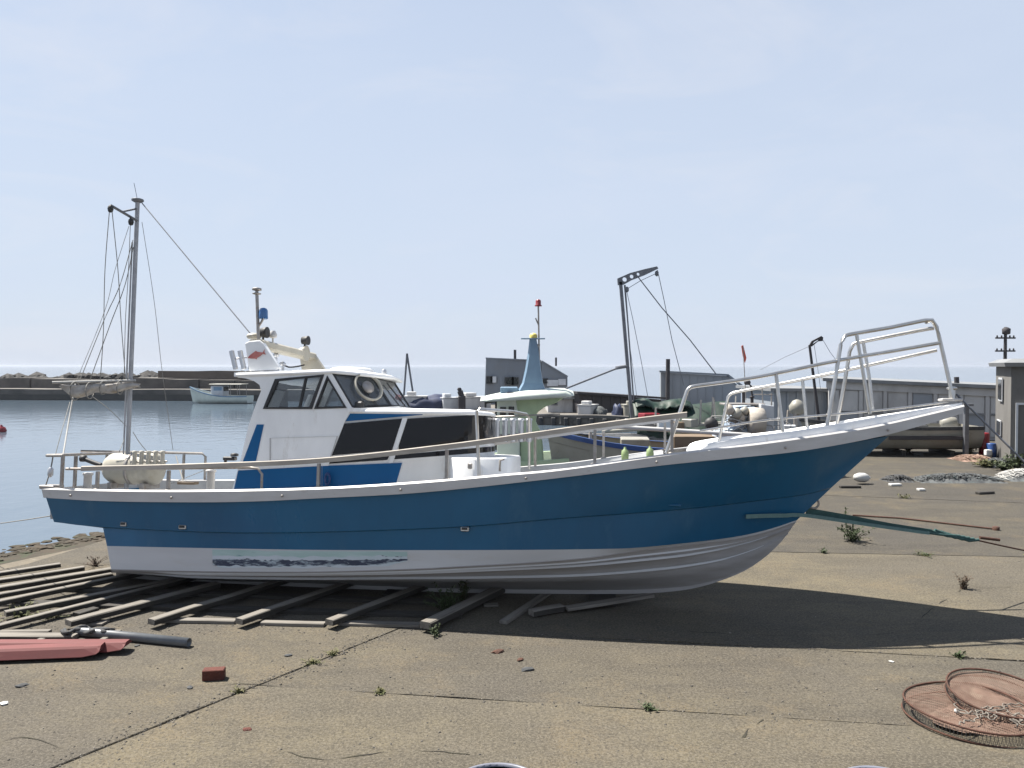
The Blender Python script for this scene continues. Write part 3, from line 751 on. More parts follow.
# drains and towing eye
for px, py, ww in ((124, 524, .085), (183, 527, .10), (465, 529, .10), ):
    p = lp(px, py, -1.18)
    for _ in range(5): p = lp(px, py, -B_kn(p.x) - .004)
    d_ = MB(); d_.box(p, (ww, .05, .055), bev=.008); d_.box(p + Vector((0, -.024, .006)), (ww * .7, .012, .028), 1); d_.build('scupper', ['steel', 'black_rubber'], boat)
p = lp(672, 504, -.95)
for _ in range(5): p = lp(672, 504, -B_kn(p.x) - .01)
mb = MB(); mb.add([p + Vector((-.09, -.0, .03)), p + Vector((.12, .03, .04)), p + Vector((.10, -.02, -.03))], [(0, 1, 2)]); mb.box(p + Vector((.02, -.01, -.01)), (.16, .05, .022), bev=.006); mb.build('intake_scoop', 'hull_blue', boat)
p = lp(812, 503, 0)
mb = MB()
mb.tube([p + Vector((.02 + .06 * math.cos(a), 0, .065 * math.sin(a))) for a in [i * math.pi / 10 for i in range(21)]], .014, 8); mb.build('towing_eye', 'steel_dull', boat)

# ---------------------------------------------------------------- wheelhouse
YC = 0.95
W = lambda px, py, y=-YC: lp(px, py, y)
flip = lambda P: [Vector((p.x, -p.y, p.z)) for p in P]
house = [(231, 493), (240, 462), (249, 424), (257, 401), (261, 391), (259.5, 385), (254, 381), (246, 378.5), (234, 376.5), (234, 372.5), (273, 371), (331, 370.5), (353, 408), (345, 421), (331, 457), (329, 463), (323, 493)]
win1 = [(264, 408.5), (276, 379.5), (323.5, 375), (311.5, 408.5)]
win2 = [(315, 408.5), (327.5, 376.5), (346, 407.5)]
for s in (0, 1):
    P = [W(*p) for p in house]; h1 = [W(*p) for p in win1]; h2 = [W(*p) for p in win2]
    off = Vector((0, .05, 0))
    if s: P, h1, h2 = flip(P), flip(h1), flip(h2); off = -off
    mb = MB(); mb.plate(P, [h1, h2], off); wall = mb.build('cabin_side', 'gel_white', boat)
    for h, nm in ((h1, 'side_window'), (h2, 'quarter_window')):
        f = MB(); c = sum(h, Vector()) / len(h); n_ = len(h)
        big = [v + (v - c).normalized() * .012 for v in h]; sm = [v - (v - c).normalized() * .035 for v in h]
        o_ = Vector((0, -.012 if not s else .012, 0))
        f.plate([v + o_ for v in big], [[v + o_ for v in sm]], off * .9); wf = f.build(nm, 'black_rubber', boat)
        g = MB(); g.plate([v + off * .4 for v in sm], [], off * .12); g.build('pane', 'pane', wf)
    if not s:
        # sliding pane bar, and a lower locker door outline
        a, b = W(299, 408), W(306, 376); mb = MB(); mb.bar(a + Vector((0, .02, 0)), b + Vector((0, .02, 0)), .03, .03); mb.build('window_bar', 'black_rubber', wall)
    o_ = Vector((0, -.004, 0)) if not s else Vector((0, .004, 0))
    def paint(name, pix, mat):
        Q = [W(*p) for p in pix]
        if s: Q = flip(Q)
        m_ = MB(); m_.plate([v + o_ for v in Q], [], o_ * .8); return m_.build(name, mat, boat)
    paint('blue_stripe', [(243, 461.5), (257, 424.5), (264, 424.5), (256, 461.5)], 'panel_blue')
    paint('blue_panel', [(234, 490), (238.5, 470.5), (322, 466), (322, 488)], 'panel_blue')
    if not s:
        Q = [W(*p) for p in ((270, 438), (338, 436), (331, 458.5), (270, 461))]
        m_ = MB(); m_.plate([v + o_ * 2 for v in Q], [[v - (v - sum(Q, Vector()) / 4).normalized() * .012 for v in [q_ + o_ * 2 for q_ in Q]]], o_ * 1.2); m_.build('locker_door', 'rub_white', boat)
# back wall and front wall, sole
xa_b, xa_t = W(231, 493), W(264, 384)
mb = MB()
P = [W(240, 462), W(249, 424), W(257, 401), W(262, 389)]
for a, b in zip(P, P[1:]):
    mb.add([a + Vector((.02, .05, 0)), b + Vector((.02, .05, 0)), Vector((b.x + .02, -b.y - .05, b.z)), Vector((a.x + .02, -a.y - .05, a.z))], [(0, 1, 2, 3)])
# leave the doorway open: only two jambs
mb = MB()
for sgn in (-1, 1):
    ring = []
    for p in [W(231, 493)] + P:
        ring.append([Vector((p.x + .03, sgn * .90, p.z)), Vector((p.x + .03, sgn * .42, p.z)), Vector((p.x + .07, sgn * .42, p.z)), Vector((p.x + .07, sgn * .90, p.z))])
    mb.loft(ring, True, True, smooth=False)
mb.build('back_wall', 'gel_white', boat)
# interior console and seat so that the windows show something
c0 = W(330, 430, 0)
mb = MB(); mb.box(Vector((c0.x, 0, c0.z - .25)), (.5, 1.5, .9), bev=.03); mb.build('helm_console', 'deck_grey', boat)
mb = MB(); cx = W(292, 430, -.3); mb.box(cx + Vector((0, 0, .02)), (.4, .42, .1), bev=.03); mb.box(cx + Vector((-.2, 0, .32)), (.09, .42, .5), bev=.03); mb.tube([cx, cx + Vector((0, 0, -.7))], .05); mb.build('helm_seat', 'black_rubber', boat)

# roof: cambered slab with an overhang aft
def roof_ring(z_off, grow):
    pts = []
    ax = W(232, 377).x; fx = lp(377, 379, -.45).x + .06; mxx = W(330, 372).x
    pl = [(ax - grow * .5, 0), (ax - grow * .5, -.80), (ax + .06, -YC - .008 - grow), (mxx + .05, -YC - .008 - grow), (mxx + .08, -YC + .015 - grow), (fx + grow, -.46), (fx + .03 + grow, 0)]
    full = pl + [(x, -y) for x, y in pl[-2:0:-1]]
    for x, y in full:
        pts.append(Vector((x, y, zr(x) + z_off - .03 * abs(y))))
    return pts
ZR = [(W(232, 376).x, W(232, 376).z), (W(273, 373).x, W(273, 373).z), (W(331, 372.5).x, W(331, 372.5).z), (lp(373, 377, -.45).x, lp(373, 377, -.45).z), (lp(380, 378.5, -.45).x, lp(380, 378.5, -.45).z)]
ZR = [(x, z + .02) for x, z in ZR]
zr = lambda x: float(np.interp(x, [a for a, b in ZR], [b for a, b in ZR]))
mb = MB()
mb.loft([roof_ring(-.005, -.01), roof_ring(.0, .01), roof_ring(.035, .010), roof_ring(.055, -.05), roof_ring(.08, -.40)], True, True)
roof = mb.build('roof', 'gel_white', boat)
mb = MB(); q_ = lp(352, 365, .1); mb.lathe(Vector((q_.x, .1, zr(q_.x) + .07)), [(.30, 0), (.30, .03), (.26, .05), (.1, .06)], 20); mb.build('roof_hatch', 'gel_white', roof)
mb = MB()
for yy in (-.3, .25): mb.lathe(Vector((lp(384, 377, yy).x, yy, zr(lp(384, 377, yy).x) + .06)), [(.03, 0), (.035, .03), (.02, .055)], 10)
mb.build('horn', 'alu', roof)

# raked windscreen in two panes either side of a centre post
wb, wt = [W(352, 407.5), lp(391, 406, -.45)], [W(332, 373.5), lp(373, 377, -.45)]
wb += flip(wb[::-1]); wt += flip(wt[::-1])
for i in (0, 1, 2):
    q4 = [wb[i], wb[i + 1], wt[i + 1], wt[i]]
    c = sum(q4, Vector()) / 4; nn = (q4[1] - q4[0]).cross(q4[3] - q4[0]).normalized()
    if nn.x < 0: nn = -nn
    inn_ = [v.lerp(c, .07) for v in q4]
    f = MB(); f.plate([v + nn * .012 for v in q4], [[v + nn * .012 for v in inn_]], nn * -.04); wf = f.build('windscreen', 'black_rubber', boat)
    g = MB(); g.plate([v for v in inn_], [], nn * -.006); g.build('pane', 'pane_sky_sheen', wf)
    # wiper
    wi = MB(); wi.bar(q4[0].lerp(q4[1], .62) + nn * .03, q4[3].lerp(q4[2], .35).lerp(c, .35) + nn * .03, .014, .014); wi.build('wiper', 'black_rubber', wf)
    if i == 0:
        # round clear-view screen
        cc = lp(365.5, 389.5, -.62); d0 = (cc - q4[0]).dot(nn); cc = cc - nn * (d0 - .03)
        e1 = (q4[1] - q4[0]).normalized(); e2 = nn.cross(e1).normalized()
        ringp = lambda r, o: [cc + e1 * (r * math.cos(a)) + e2 * (r * math.sin(a)) + nn * o for a in [k * 2 * math.pi / 28 for k in range(28)]]
        rg = MB(); rg.loft([ringp(.20, 0), ringp(.21, .03), ringp(.195, .042), ringp(.178, .03), ringp(.178, 0)], True, False); hb = MB(); hb.loft([ringp(.085, .0), ringp(.085, .02), ringp(.04, .035), ringp(.005, .04)], True, True); hb.build('screen_motor', 'steel_dull', wf); cv = rg.build('clear_view_screen', 'cream', wf)
# sill ledge under the screen
mb = MB()
sl = [wb[0] + Vector((-.05, -.02, 0)), wb[0] + Vector((.12, -.02, 0)), wb[1] + Vector((.10, 0, 0)), wb[2] + Vector((.10, 0, 0)), wb[3] + Vector((.12, .02, 0)), wb[3] + Vector((-.05, .02, 0))]
mb.plate([v + Vector((0, 0, -.005)) for v in sl], [], (0, 0, -.05)); mb.build('screen_sill', 'gel_white', boat)
mb = MB(); p = W(360, 405, -.86); mb.box(p + Vector((0, 0, .0)), (.10, .1, .09), bev=.02); mb.build('navigation_light', 'black_rubber', boat)

# ---------------------------------------------------------------- forward trunk cabin
zT = lp(440, 410.5, -.9).z; zB = 1.05
xw = W(350, 412).x
xF = lp(486, 414, -.35).x
def trunk(k, z, x0=None):
    """plan outline of the trunk, k = outward growth"""
    x0 = xw - .35 if x0 is None else x0
    P = [(x0, -.93 - k), (xw + .4, -.915 - k), (xw + .9, -.87 - k), (xF - .42, -.78 - k), (xF - .16, -.66 - k), (xF - .03 + k, -.42), (xF + k, -.15), (xF + k, .15)]
    P = spl(P, 48)
    P = [(p.x, p.y) for p in P if p.y <= 0.0]
    P += [(x, -y) for x, y in P[::-1]]
    return [Vector((x, y, z + .0 * abs(y))) for x, y in P]
slope = lambda P, f: P
def zs(P, top):      # the trunk roof drops a little towards the bow
    return [Vector((p.x, p.y, p.z - .02 * (p.x - xw) * (1 if top else 0))) for p in P]
mb = MB()
mb.loft([trunk(0.02, zB), trunk(.0, zT - .05), trunk(.012, zT - .045), trunk(.014, zT - .012), trunk(-.03, zT + .012), trunk(-.25, zT + .03)], False, False)
Tp = trunk(-.25, zT + .03); mb.add(Tp, [tuple(range(len(Tp)))])
mb.build('trunk_cabin', 'gel_white', boat)
def band(name, z0a, z1a, mat, k, xa, xb, wrap=False, rake=0.0):
    """band that follows the trunk side; z0/z1 functions of x"""
    O = trunk(k, 0); I = trunk(k - .012, 0)
    n_ = len(O)
    out_ = []
    for sgn in (0, 1):
        rows = []
        for i, (p, q_) in enumerate(zip(O, I)):
            if p.y > .001: break
            x = p.x
            if x < xa - 1e-6: continue
            if x > xb: break
            y = p.y if not sgn else -p.y; yq = q_.y if not sgn else -q_.y
            a, b = z0a(x), z1a(x)
            rows.append([Vector((p.x, y, a)), Vector((p.x, y, b)), Vector((q_.x, yq, b)), Vector((q_.x, yq, a))])
        if len(rows) > 1:
            m_ = MB(); m_.loft(rows, True, True, smooth=False); out_.append(m_.build(name, mat, boat))
    return out_
zl = lambda pa, pb: (lambda A_, B_: (lambda x: A_.z + (B_.z - A_.z) * (x - A_.x) / (B_.x - A_.x)))(lp(*pa, -.93), lp(*pb, -.9))
z_wt = zl((345, 423), (440, 416.5)); z_wb = zl((345, 454), (440, 447))
z_lt = zl((345, 459.5), (440, 451)); z_lb = zl((345, 463), (440, 456))
band('blue_band', zl((345, 421.5), (425, 414.6)), zl((345, 412.5), (425, 413)), 'panel_blue', .006, xw - .3, lp(425, 414, -.9).x)
def raked(name, quad, mat, k):
    for s in (0, 1):
        Q = [lp(*p, -.945 - k) for p in quad]
        o_t = [p for p in trunk(k, 0) if p.y < -.5]; ox, oy = [p.x for p in o_t], [p.y for p in o_t]
        rows = []
        for i in range(15):
            a_, b_ = Q[0].lerp(Q[1], i / 14), Q[3].lerp(Q[2], i / 14)
            row = [Vector((v.x, float(np.interp(v.x, ox, oy)) + d_, v.z)) for v, d_ in ((a_, -.01), (b_, -.01), (b_, .004), (a_, .004))]
            rows.append(flip(row) if s else row)
        m_ = MB(); m_.loft(rows, True, True, smooth=False); m_.build(name, mat, boat); continue
        # follow the taper of the trunk side
        Qn = []
        for v in Q:
            y = np.interp(v.x, [p.x for p in trunk(k, 0) if p.y < -.6], [p.y for p in trunk(k, 0) if p.y < -.6])
            Qn.append(Vector((v.x, float(y), v.z)))
        if s: Qn = flip(Qn)
        m_ = MB(); m_.plate(Qn, [], Vector((0, -.01 if not s else .01, 0))); m_.build(name, mat, boat)
raked('trunk_window', [(344, 423.5), (401, 418.5), (391, 450.5), (331, 455.5)], 'black_acrylic', .006)
raked('lower_window', [(330, 460.5), (388.5, 456), (386.5, 460), (329, 463.8)], 'black_acrylic', .006)
x2 = lp(405, 430, -.9).x
band('front_window', z_wb, z_wt, 'black_acrylic', .010, lp(398, 440, -.9).x, 99)
band('lower_front_window', z_lb, z_lt, 'black_acrylic', .010, lp(394, 457, -.9).x, 99)
raked('window_post', [(401.5, 418), (406.5, 417.5), (392, 463), (388, 463)], 'gel_white', .022)
raked('blue_panel', [(322, 466), (401, 463), (394.5, 486), (322, 489)], 'panel_blue', .012)
p = lp(327.5, 479, -1.0); m_ = MB(); m_.tube([p + Vector((.03 * math.cos(a), 0, .07 * math.sin(a))) for a in [i * 2 * math.pi / 16 for i in range(17)]], .016, 8); m_.build('blue_rope_coil', 'stripe_blue', boat)
# low step box ahead of the trunk
bx0, bx1 = lp(452, 470, -.8), lp(507, 470, -.55)
mb = MB()
zt = lp(470, 457.5, -.8).z
pl = [(bx0.x, -.70), (bx0.x, -.90), (bx0.x + .05, -.955), (lp(475, 470, -.9).x, -.93), (bx1.x - .1, -.74), (bx1.x, -.62), (bx1.x - .02, 0)]
pl = pl + [(x, -y) for x, y in pl[-2::-1]]
mb.loft([[Vector((x, y, .95)) for x, y in pl], [Vector((x, y, zt - .02)) for x, y in pl], [Vector((x - .02, y * .975, zt)) for x, y in pl]], False, False)
tp = [Vector((x - .02, y * .975, zt)) for x, y in pl]; mb.add(tp, [tuple(range(len(tp)))])
mb.build('trunk_base', 'gel_white', boat)
p = lp(470, 466, -.935); mb = MB(); mb.box(p, (.055, .03, .07), bev=.01); mb.build('vent_plate', 'steel_dull', boat)
p = lp(500, 463, -.83); mb = MB(); mb.tube([p + Vector((0, 0, -.1)), p + Vector((0, 0, .03)), p + Vector((.05, 0, .05))], .015); mb.build('vent_pipe', 'steel_dull', boat)

# ---------------------------------------------------------------- roof arch, lights, aerials
fin = [(244.5, 343), (249, 341), (259.5, 340), (263, 343), (279, 367), (277, 370), (249, 371), (248, 366)]
for s in (0, 1):
    P = [lp(*p, -.88) for p in fin]; off = Vector((0, .09, 0))
    if s: P, off = flip(P), -off
    mb = MB(); mb.plate(P, [], off); mb.build('arch_fin', 'gel_white' if not s else 'cream', boat, bevel=.015)
# fish emblem on the near fin
fc = lp(256.5, 355, -.885); dirv = (lp(266, 352.5, -.885) - lp(248, 358, -.885)); L = dirv.length; dx = dirv.normalized(); dz_ = Vector((-dx.z, 0, dx.x))
fish = [(-.50, -.02), (-.36, .10), (-.15, .20), (0.02, .27), (.10, .17), (.26, .09), (.36, .04), (.50, .20), (.45, .02), (.50, -.16), (.34, -.05), (.18, -.14), (.0, -.19), (-.04, -.27), (-.12, -.19), (-.32, -.12)]
mb = MB(); mb.plate([fc + dx * (a * L) + dz_ * (b * L * .8) + Vector((0, -.004, 0)) for a, b in fish], [], (0, .003, 0)); mb.build('fish_emblem', 'fish_red', boat)
# cross beam between the fin tops
a, b = lp(256, 342, -.86), lp(256, 342, -.86); b = Vector((b.x, .86, b.z))
mb = MB(); rings = []
for i in range(9):
    t = i / 8; c = a.lerp(b, t) + Vector((0, 0, -.02)); ww, hh = .10, .055
    rings.append([c + Vector((ww * u_, 0, hh * v_)) for u_, v_ in ((-1, -.6), (-.7, -1), (.7, -1), (1, -.6), (1, .6), (.7, 1), (-.7, 1), (-1, .6))])
mb.loft(rings, True, True, smooth=False); mb.build('arch_beam', 'cream', boat)
p = lp(299, 353.5, .5); mb = MB(); mb.lathe(p, [(.03, -.11), (.05, -.08), (.07, 0), (.12, .12), (.11, .125)], 14, axis='X'); mb.build('loud_hailer', 'cream', boat)
# light pole
pb, pt = lp(258.5, 343, -.75), lp(256.8, 291, -.75)
mb = MB(); mb.tube([pb, pt], .022, 8); mb.lathe(pt, [(.02, 0), (.06, .01), (.06, .035), (.02, .045)], 12); mb.lathe(pt + Vector((0, 0, -.05)), [(.02, 0), (.055, .01), (.055, .02), (.02, .03)], 12); pole = mb.build('light_pole', 'steel_dull', boat)
p = lp(263.3, 318, -.75)
mb = MB(); mb.lathe(p, [(.055, -.012), (.06, 0), (.055, .10), (.04, .125), (.01, .135)], 14); mb.build('blue_beacon', 'beacon_blue', pole)
mb = MB(); mb.tube([lp(258.3, 327, -.75), lp(262, 321, -.75), p], .016); mb.build('beacon_bracket', 'steel_dull', pole)
def spot(px, py, y, s=1.0):
    p = lp(px, py, y); m_ = MB()
    m_.lathe(p, [(.03, -.06), (.055, -.05), (.075 * s, .03), (.075 * s, .05), (.06, .052)], 14, axis='X')
    m_.tube([p + Vector((-.01, 0, -.04)), p + Vector((-.01, 0, -.14))], .015); return m_.build('deck_floodlight', 'black_rubber', boat)
spot(264, 332.5, -.6); spot(305.5, 340.5, .5, .9)
p = lp(273, 334.5, -.45); mb = MB(); mb.lathe(p, [(.02, -.05), (.05, -.04), (.055, .0), (.03, .05)], 12); mb.tube([p, p + Vector((0, 0, -.12))], .012); mb.build('masthead_light', 'rub_white', boat)
p = lp(254, 336.5, -.55); mb = MB(); mb.lathe(p, [(.08, -.03), (.10, 0), (.08, .03), (.03, .045)], 16); mb.build('gps_dome', 'cream', boat)
for px in (231.5, 240):
    a, b = lp(px + 4.2, 369, -.75), lp(px, 351, -.75); mb = MB(); mb.tube([a, b], .033, 10); mb.build('rod_holder', 'alu', boat)
mb = MB(); mb.tube([lp(233, 359, -.75), lp(249, 357, -.78), lp(249, 369, -.78)], .014); mb.build('rod_rack', 'alu', boat)
for px, py in ((276, 357), (283, 366), ):
    p = lp(px, py, -.2); mb = MB(); mb.tube([p, p + Vector((0, 0, -.12))], .02); mb.lathe(p, [(.02, 0), (.04, .01), (.04, .04), (.01, .06)], 10); mb.build('roof_light', 'alu', boat)
# cable lying on the roof
mb = MB(); mb.tube(spl([lp(280, 363, -.1), lp(288, 367, -.1), lp(297, 366.5, .2), lp(304, 365, .6)], 12), .012, 6); mb.build('roof_cable', 'black_rubber', boat)

# ---------------------------------------------------------------- rails, pulpit, stern gear
def rl(px, py, ins=.05, s=-1):
    y = .9
    for _ in range(8):
        p = lp(px, py, s * y); y = max(.05, B_sh(p.x) - ins)
    return lp(px, py, s * y)
mf = lambda P: [Vector((p.x, -p.y, p.z)) for p in P]
def pipe(name, pts, r, mat, par=boat, n=8):
    m_ = MB(); m_.tube(pts, r, n); return m_.build(name, mat, par)
def gun_z(x, ins=.05):
    return float(np.interp(x, [p.x for p in st], [p.z for p in st])) + .015
def down(p):     # foot of a post on the gunwale under p
    return Vector((p.x, p.y, gun_z(p.x)))

# long side rails (near and far)
LR = [rl(*p) for p in ((82, 468.5), (190, 466), (319, 460.5), (447, 446.5), (520, 436.5), (595, 426), (640, 420), (687, 414.5))]
LRs = spl(LR, 40)
for s in (0, 1):
    P = mf(LRs)[13:] if s else LRs
    m_ = MB(); rg = []
    for i, p in enumerate(P):
        h, b = .032, .022
        rg.append([p + Vector((0, -b, -h)), p + Vector((0, b, -h)), p + Vector((0, b, h * .7)), p + Vector((0, b * .5, h)), p + Vector((0, -b * .5, h)), p + Vector((0, -b, h * .7))])
    m_.loft(rg, True, True, smooth=False); m_.build('side_rail', 'old_wood_rail' if not s else 'rub_white', boat)
    for px, py in ((98, 469), (169, 468), (319, 461), (447, 447), (595, 427), (672, 417))[(2 if s else 0):]:
        p = rl(px, py); q_ = down(p)
        if s: p, q_ = mf([p, q_])
        m_ = MB(); m_.bar(q_, p + Vector((0, 0, -.03)), .034, .04); m_.lathe(q_, [(.045, 0), (.045, .012), (.025, .016)], 10); m_.build('rail_post', 'steel_dull', boat)
# stern side rail that turns down at the wheelhouse
P = [rl(66, 469, .09), rl(170, 468.5, .09), rl(250, 467.5, .09), rl(258, 468.5, .09), rl(262, 474, .09)]
P = P + [Vector((P[-1].x, P[-1].y, gun_z(P[-1].x)))]
pipe('stern_side_rail', P, .017, 'steel_dull')
# stern rail round the transom and along the far side
zr0 = lp(63, 455.5, -1.05)
zf = lp(205, 453.5, 1.12)
sr = [lp(63, 455.5, -1.05), lp(47, 455.5, -.98)]
sr += [Vector((sr[1].x - .03, -.6, sr[1].z)), Vector((sr[1].x - .03, .7, sr[1].z)), Vector((sr[1].x + .05, 1.0, sr[1].z)), Vector((lp(80, 455, 1.1).x, 1.12, zf.z)), Vector((zf.x - .06, 1.14, zf.z)), Vector((zf.x, 1.14, zf.z - .05)), Vector((zf.x, 1.14, gun_z(zf.x)))]
pipe('stern_rail', sr, .02, 'steel_dull')
for p in (lp(63, 456, -1.05), lp(76, 456, -.9)):
    q_ = Vector((p.x, p.y, gun_z(p.x))); m_ = MB(); m_.bar(q_, p, .032, .036); m_.build('stern_post', 'steel_dull', boat)
for px in (107, 135, 161, 184):
    p = lp(px, 454.5, 1.13); m_ = MB(); m_.bar(Vector((p.x, p.y, gun_z(p.x))), p, .03, .034); m_.build('stern_post', 'steel_dull', boat)
# white mooring bollards and small fittings at the stern
for px, py in ((88, 474), (211, 471)):
    p = lp(px, py, -.85); m_ = MB(); m_.lathe(Vector((p.x, p.y, 1.0)), [(.05, 0), (.05, p.z - 1.02), (.065, p.z - 1.015), (.065, p.z - .985), (.03, p.z - .98)], 12); m_.build('bollard', 'rub_white', boat)
p = lp(92, 462.5, -.9); m_ = MB(); m_.tube([p + Vector((-.1, 0, .04)), p + Vector((.02, 0, 0)), p + Vector((.13, 0, -.03))], .03); m_.lathe(p + Vector((-.13, 0, .05)), [(.03, -.04), (.045, -.03), (.045, .03), (.03, .04)], 10, axis='X'); m_.build('hose_nozzle', 'black_rubber', boat)
p = lp(230, 458.5, -.95); m_ = MB(); m_.box(p, (.16, .09, .05), bev=.012); m_.tube([p + Vector((-.06, 0, 0)), p + Vector((-.06, 0, -.12))], .02); m_.lathe(p + Vector((.06, 0, .03)), [(.05, 0), (.05, .03), (.02, .04)], 10); m_.build('deck_reel', 'black_rubber', boat)
p = lp(188, 483, -.2); m_ = MB(); m_.box(p, (.26, .12, .04), bev=.006); m_.build('hatch_board', 'wood_new', boat)
p = lp(205, 488, .2); m_ = MB(); m_.box(Vector((p.x - .1, .1, .9)), (1.6, 1.5, .42), bev=.03); m_.build('fish_hatch', 'deck_grey', boat)
m_ = MB(); m_.box(lp(46, 488, -1.0) + Vector((.05, .04, .015)), (.22, .2, .05), bev=.01); m_.build('corner_chock', 'steel_dull', boat)

# post frame in front of the trunk cabin, and rod holders on the far rail
a = rl(479, 480, .12); b = rl(476.5, 409, .12)
pipe('awning_frame', [Vector((a.x, a.y, gun_z(a.x))), b + Vector((0, 0, -.03)), b + Vector((.03, .02, 0)), b + Vector((.3, .9, 0)), Vector((b.x + .3, .95, b.z)), Vector((b.x + .33, 1.05, b.z - .05)), Vector((b.x + .33, 1.12, gun_z(b.x)))], .02, 'steel')
for i in range(6):
    p = lp(489 + i * 8, 431, 1.1); m_ = MB(); m_.tube([p + Vector((0, 0, -.16)), p + Vector((-.0, 0, .17))], .043, 10); m_.lathe(p + Vector((0, 0, .15)), [(.05, 0), (.05, .03), (.035, .035)], 10); m_.build('rod_holder', 'alu', boat)
pipe('holder_rail', [lp(484, 436, 1.13), lp(535, 434, 1.13)], .02, 'steel_dull')
for px in (484, 535): pipe('holder_rail_post', [lp(px, 436, 1.13), Vector((lp(px, 436, 1.13).x, 1.2, gun_z(lp(px, 436, 1.13).x)))], .02, 'steel_dull')
# round fenders on the deck
for px, py in ((625, 455), (650, 454)):
    p = lp(px, py, .6); m_ = MB(); m_.lathe(p, [(.02, -.10), (.045, -.09), (.052, 0), (.045, .06), (.02, .08), (.014, .11)], 12); m_.build('lime_float', 'lime', boat)

for i in range(5):
    p = lp(134.5 + i * 7, 458, -.35); m_ = MB(); m_.tube([p + Vector((0, 0, -.14)), p + Vector((0, 0, .085))], .028, 10); m_.lathe(p + Vector((0, 0, .07)), [(.034, 0), (.034, .025), (.022, .03)], 10); m_.build('rod_holder', 'cream', boat)
pipe('holder_rail', [lp(131, 462, -.32), lp(167, 461.5, -.32)], .013, 'steel_dull')
# ---- bow pulpit
def pul(s, *pp): return [rl(px, py, .09, s) for px, py in pp]
def leg(name, P, r=.021): pipe(name, P, r, 'steel')
# near side
s_ = -1
top = pul(s_, (827, 426), (835, 380), (840.5, 345), (845, 336), (852, 334), (890, 327.5), (925, 320.3), (932, 320), (936, 325), (945, 362), (953.5, 401))
leg('pulpit_frame', spl(top[:3], 10) + spl(top[2:6], 12)[1:] + spl(top[5:8], 8)[1:] + spl(top[7:], 10)[1:], .024)
leg('pulpit_strut', pul(s_, (870, 414), (863, 372), (856.5, 334)))
leg('bow_rail', spl(pul(s_, (666, 453.5), (678, 418), (687, 391)), 8) + spl(pul(s_, (687, 391), (690, 387.5), (696, 386)), 5)[1:] + spl(pul(s_, (696, 386), (740, 380), (776, 373.5), (841, 360), (890, 351.5), (939, 343)), 24)[1:], .022)
leg('bow_rail_post', pul(s_, (783, 432), (776, 374)))
leg('low_bow_rail', spl(pul(s_, (700, 431), (768, 420), (868, 411.5), (948, 402)), 20), .012)
# far side
s_ = 1
top = pul(s_, (837, 424), (845, 380), (849.5, 352), (853, 344.5), (858, 342.5), (895, 335), (925, 329.3), (934, 328))
leg('pulpit_frame', spl(top[:3], 10) + spl(top[2:6], 12)[1:] + spl(top[5:], 8)[1:], .024)
leg('pulpit_strut', pul(s_, (873, 412), (869, 375), (863, 341)))
leg('bow_rail', spl(pul(s_, (719, 441), (725, 412), (728, 397)), 8) + spl(pul(s_, (728, 397), (731, 394), (737, 392)), 5)[1:] + spl(pul(s_, (737, 392), (802, 379.5), (860, 367), (937, 350)), 24)[1:], .022)
leg('bow_rail_post', pul(s_, (807, 427), (802.5, 380)))
t0 = rl(932, 320, .09); m_ = MB(); m_.tube([t0, Vector((t0.x, -t0.y, t0.z))], .022); m_.build('pulpit_crossbar', 'steel', boat)
t0 = rl(939, 343, .09); m_ = MB(); m_.tube([t0, Vector((t0.x, -t0.y, t0.z))], .016); m_.build('pulpit_crossbar', 'steel', boat)

# ---- spanker mast
pm('mast_pole', (.34, .345, .36), (.25, .255, .27), scale=6, rough=.5, metal=.2)
YM = .05
mt, mbm = lp(137.6, 201, YM), lp(127.5, 462, YM); mbm.z = 1.0 if mbm.z > 1.0 else mbm.z
foot_ = mbm + (mbm - mt).normalized() * .35
mast = pipe('mast', [foot_, mbm.lerp(mt, .3), mbm.lerp(mt, .6), mt], .031, 'mast_pole', n=12)
m_ = MB(); m_.tube([mbm.lerp(mt, .12) + Vector((-.045, -.03, 0)), mbm.lerp(mt, .86) + Vector((-.04, -.03, 0))], .012); m_.build('sail_track', 'mast_pole', mast)
m_ = MB(); m_.lathe(mt, [(.05, -.02), (.085, 0), (.085, .025), (.03, .04)], 10); m_.build('mast_cap', 'mast_grey', mast)
pipe('masthead_aerial', [mt, lp(134, 183, YM)], .004, 'mast_grey', mast, 5)
pipe('gaff_arm', [lp(137.5, 221, YM), lp(111, 205.5, YM - .5)], .02, 'mast_grey', mast)
pipe('gaff_brace', [lp(137.5, 208.5, YM), lp(123, 211.5, YM - .27)], .014, 'mast_grey', mast)
for px, py, y in ((110.5, 209, -.45), (131, 222, -.1)):
    p = lp(px, py, y); m_ = MB(); m_.lathe(p, [(.012, .06), (.035, .03), (.04, 0), (.03, -.04), (.01, -.05)], 8); m_.build('rigging_block', 'black_rubber', mast)
def wire(name, pix, r=.006, mat='rope_grey', n=20):
    P = [lp(px, py, y) for px, py, y in pix]
    return pipe(name, spl(P, n) if len(P) > 2 else P, r, mat, boat, 5)
rgn = 'rigging_line'
wire('stay_wire', [(142, 203, YM), (196, 268, -.25), (250, 333, -.6)], .008, 'mast_grey')
wire(rgn, [(142, 222, YM), (154, 300, .4), (162, 370, .8), (173, 450, 1.1)], .004)
wire(rgn, [(109.5, 210, -.45), (105, 270, -.3), (103.5, 330, -.2), (100, 384, 0)], .006)
wire(rgn, [(112, 210, -.45), (118, 270, -.3), (121, 320, -.1), (126, 384, 0)], .006)
wire(rgn, [(130.5, 223, -.1), (128, 280, 0), (125.5, 320, 0), (124, 382, 0)], .005)
wire(rgn, [(133, 240, 0), (120, 285, 0), (105, 318, 0), (80, 380, -.2)], .006)
